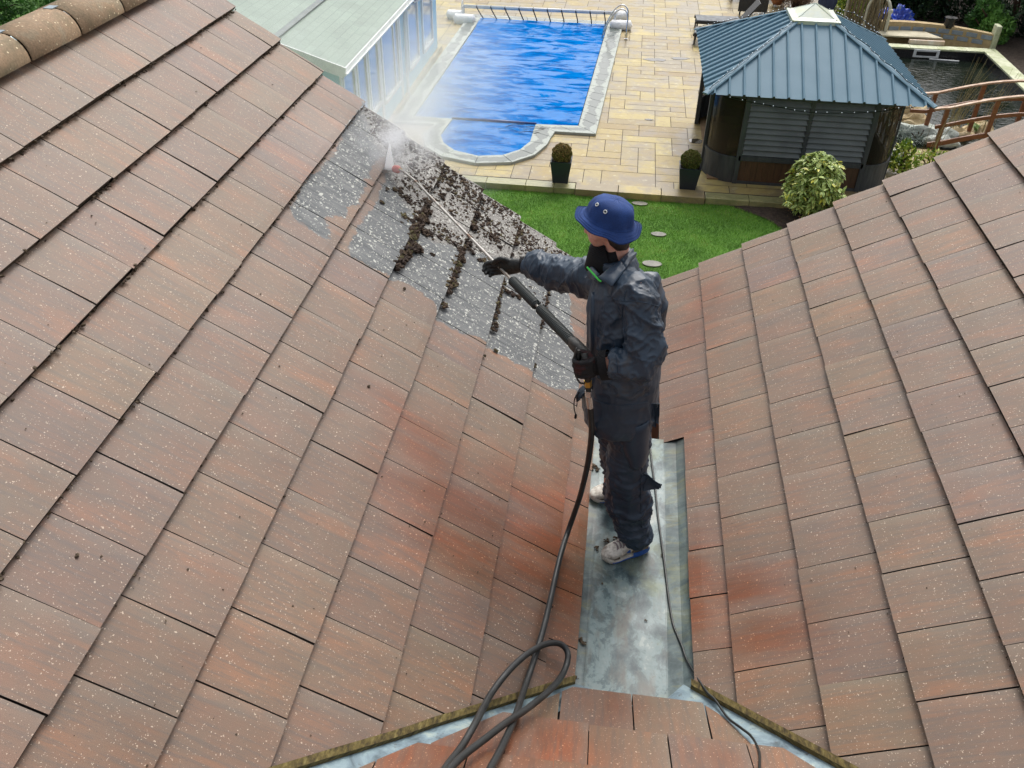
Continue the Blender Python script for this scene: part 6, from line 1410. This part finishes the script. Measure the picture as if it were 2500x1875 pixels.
def ell(c,rad,rot=None):
    b=MB(); b.ico(c,1,3,0,rad); return b
q=CAM+ray(1030,268).normalized()*8.2; mc=tuple(q); mr_=(1.1,2.2,1.05)
vol('drifting_mist',ell(mc,mr_),.85,1.1,.34,mc,mr_,'pale water mist drifting over the pool corner and summer house','mist')
mc2=(-4.2,7.0,.1); mr2=(1.9,3.0,1.25)
vol('mist_veil',ell(mc2,mr2),.14,.7,.28,mc2,mr2,'thin mist veil in front of the green roof','mist')
sc_=onL(945,385,.10); sc_=Vector((sc_.x,sc_.y,sc_.z))
q=CAM+ray(960,310).normalized()*6.3; mc4=tuple(q); mr4=(.55,1.1,.55)
vol('rising_mist',ell(mc4,mr4),1.2,2.2,.36,mc4,mr4,'wisp of mist rising from the nozzle past the roof edge','mist')
mc3=(sc_.x+.06,sc_.y+.16,sc_.z+.05); mr3=(.34,.42,.24)
vol('spray_cloud',ell(mc3,mr3),7,6,.40,mc3,mr3,'white spray cloud thrown up at the nozzle','water spray')
# fan of water leaving the nozzle
tipp=nz+tipd*.055; tgt=onL(938,382,.0); 
b=MB(); vs=[]; a0=onL(952,348,.0); a1=onL(938,412,.0); n_=14
for i in range(7):
    u=i/6
    for k_ in range(n_):
        a=2*math.pi*k_/n_; c_=tipp.lerp((a0+a1)/2,u); ax=(a1-a0)*.5*(.12+.88*u); nx_=(a1-a0).cross((a0+a1)/2-tipp).normalized()*(.008+.030*u)
        vs.append(c_+ax*math.cos(a)+nx_*math.sin(a))
b.add(vs,[(i*n_+k_,i*n_+(k_+1)%n_,(i+1)*n_+(k_+1)%n_,(i+1)*n_+k_) for i in range(6) for k_ in range(n_)]+[tuple(range(n_-1,-1,-1)),tuple(6*n_+k_ for k_ in range(n_))])
t=NT('water_jet_volume'); nn_=t.noise(t.obj(),25,3); pv=t.n('VolumePrincipled',None,Color=(1,1,1,1),Density=t.mr(nn_,.25,.7,60,160)); t.t.links.new(pv.outputs[0],t.out.inputs['Volume'])
o=b.build('water_jet',t.mat,None,fixn=True); tag(o,'white fan of water between red nozzle and tiles','water jet',kind='stuff')
b=MB(); dirj=((a0+a1)/2-tipp).normalized()
for i in range(420):
    u=rng.random(); c_=(a0+a1)/2+Vector((rng.gauss(.02,.12),rng.gauss(.10,.14),0)); c_.z+=abs(rng.gauss(.05,.09))*.9+.0; b.ico(c_,rng.uniform(.0012,.0034),0,0,(.5,1,1.3))
mDrop=NT('water_drop'); mDrop=mDrop.bsdf(Base_Color=(.9,.93,.95),Roughness=.1,Transmission_Weight=.3)
tag(b.build('water_droplets',mDrop),'fine water droplets bouncing off the tiles around the jet','water droplets',kind='stuff')
for i,(sx_,sy_,h_,rr_) in enumerate(((1002,358,.10,.018),(1018,379,.08,.022),(990,352,.13,.010))):
    p=onL(sx_,sy_,h_); b=MB()
    for j in range(9): b.ico(p+Vector((rng.uniform(-.3,.3)*rr_,rng.uniform(-.3,.3)*rr_,rng.uniform(-1.2,1.2)*rr_)),rr_*rng.uniform(.35,.6),1,1.0,seed=i*20+j,rnd=rng.random())
    o=b.build('flying_moss',mMoss); tag(o,['lump of moss flying up nearest the spray','greener lump of moss flying off to the right of the spray','tiny moss scrap in the air above the spray'][i],'moss lump','moss lumps thrown up by the jet')

# ---- give every loose piece of a part its own object (frames, boards, clips, pairs of rails ...)
def islands(me):
    n=len(me.vertices); par=list(range(n))
    def f(a):
        while par[a]!=a: par[a]=par[par[a]]; a=par[a]
        return a
    for e in me.edges:
        a,b_=f(e.vertices[0]),f(e.vertices[1])
        if a!=b_: par[a]=b_
    g={}
    for i in range(n): g.setdefault(f(i),[]).append(i)
    return list(g.values())
SKIP={'foliage','crown','roof_slope','stem','lower_panel','louvre_panel','trellis_side','stone_plinth','deck','weave','block','stitching','lace','overlay','twigs','trunk','drawstring','torn_flap','trim','coping','main_sheet','bay_sheet','window','soil','roof_deck','collar','rock','jacket','trousers','person','glove','blue_tarpaulin','shoe','spring_grip','hose','end_frame','gun_body','liner','wall','valley_gutter','hair','pressure_hose'}
for o in list(bpy.data.objects):
    nm=o.name.split('.')[0]
    if o.type!='MESH' or nm in SKIP or o.get('kind') or len(o.data.vertices)>9000: continue
    isl=islands(o.data)
    if not 1<len(isl)<60: continue
    co_=np.empty(len(o.data.vertices)*3); o.data.vertices.foreach_get('co',co_); co_=co_.reshape(-1,3)
    bb=[[co_[i].min(0)-.004,co_[i].max(0)+.004,i] for i in isl]; ch=True
    while ch:
        ch=False
        for i in range(len(bb)):
            for j in range(i+1,len(bb)):
                if (bb[i][0]<=bb[j][1]).all() and (bb[j][0]<=bb[i][1]).all():
                    bb[i]=[np.minimum(bb[i][0],bb[j][0]),np.maximum(bb[i][1],bb[j][1]),bb[i][2]+bb[j][2]]; del bb[j]; ch=True; break
            if ch: break
    if not 1<len(bb)<=14: continue
    src=o.data
    for k_,(lo,hi,ids) in enumerate(bb):
        keep=set(ids); bm=bmesh.new(); bm.from_mesh(src); bm.verts.ensure_lookup_table()
        bmesh.ops.delete(bm,geom=[v_ for v_ in bm.verts if v_.index not in keep],context='VERTS')
        me=bpy.data.meshes.new(nm); bm.to_mesh(me); bm.free()
        for mm in src.materials:
            if len(me.materials)<len(src.materials): me.materials.append(mm)
        if k_==0: first=me
        else:
            c_=o.copy(); c_.data=me; col.objects.link(c_)
            if o.parent is None: c_['group']=o.get('group') or nm.replace('_',' ')+' pieces'
    if o.parent is None and not o.get('group'): o['group']=nm.replace('_',' ')+' pieces'
    o.data=first
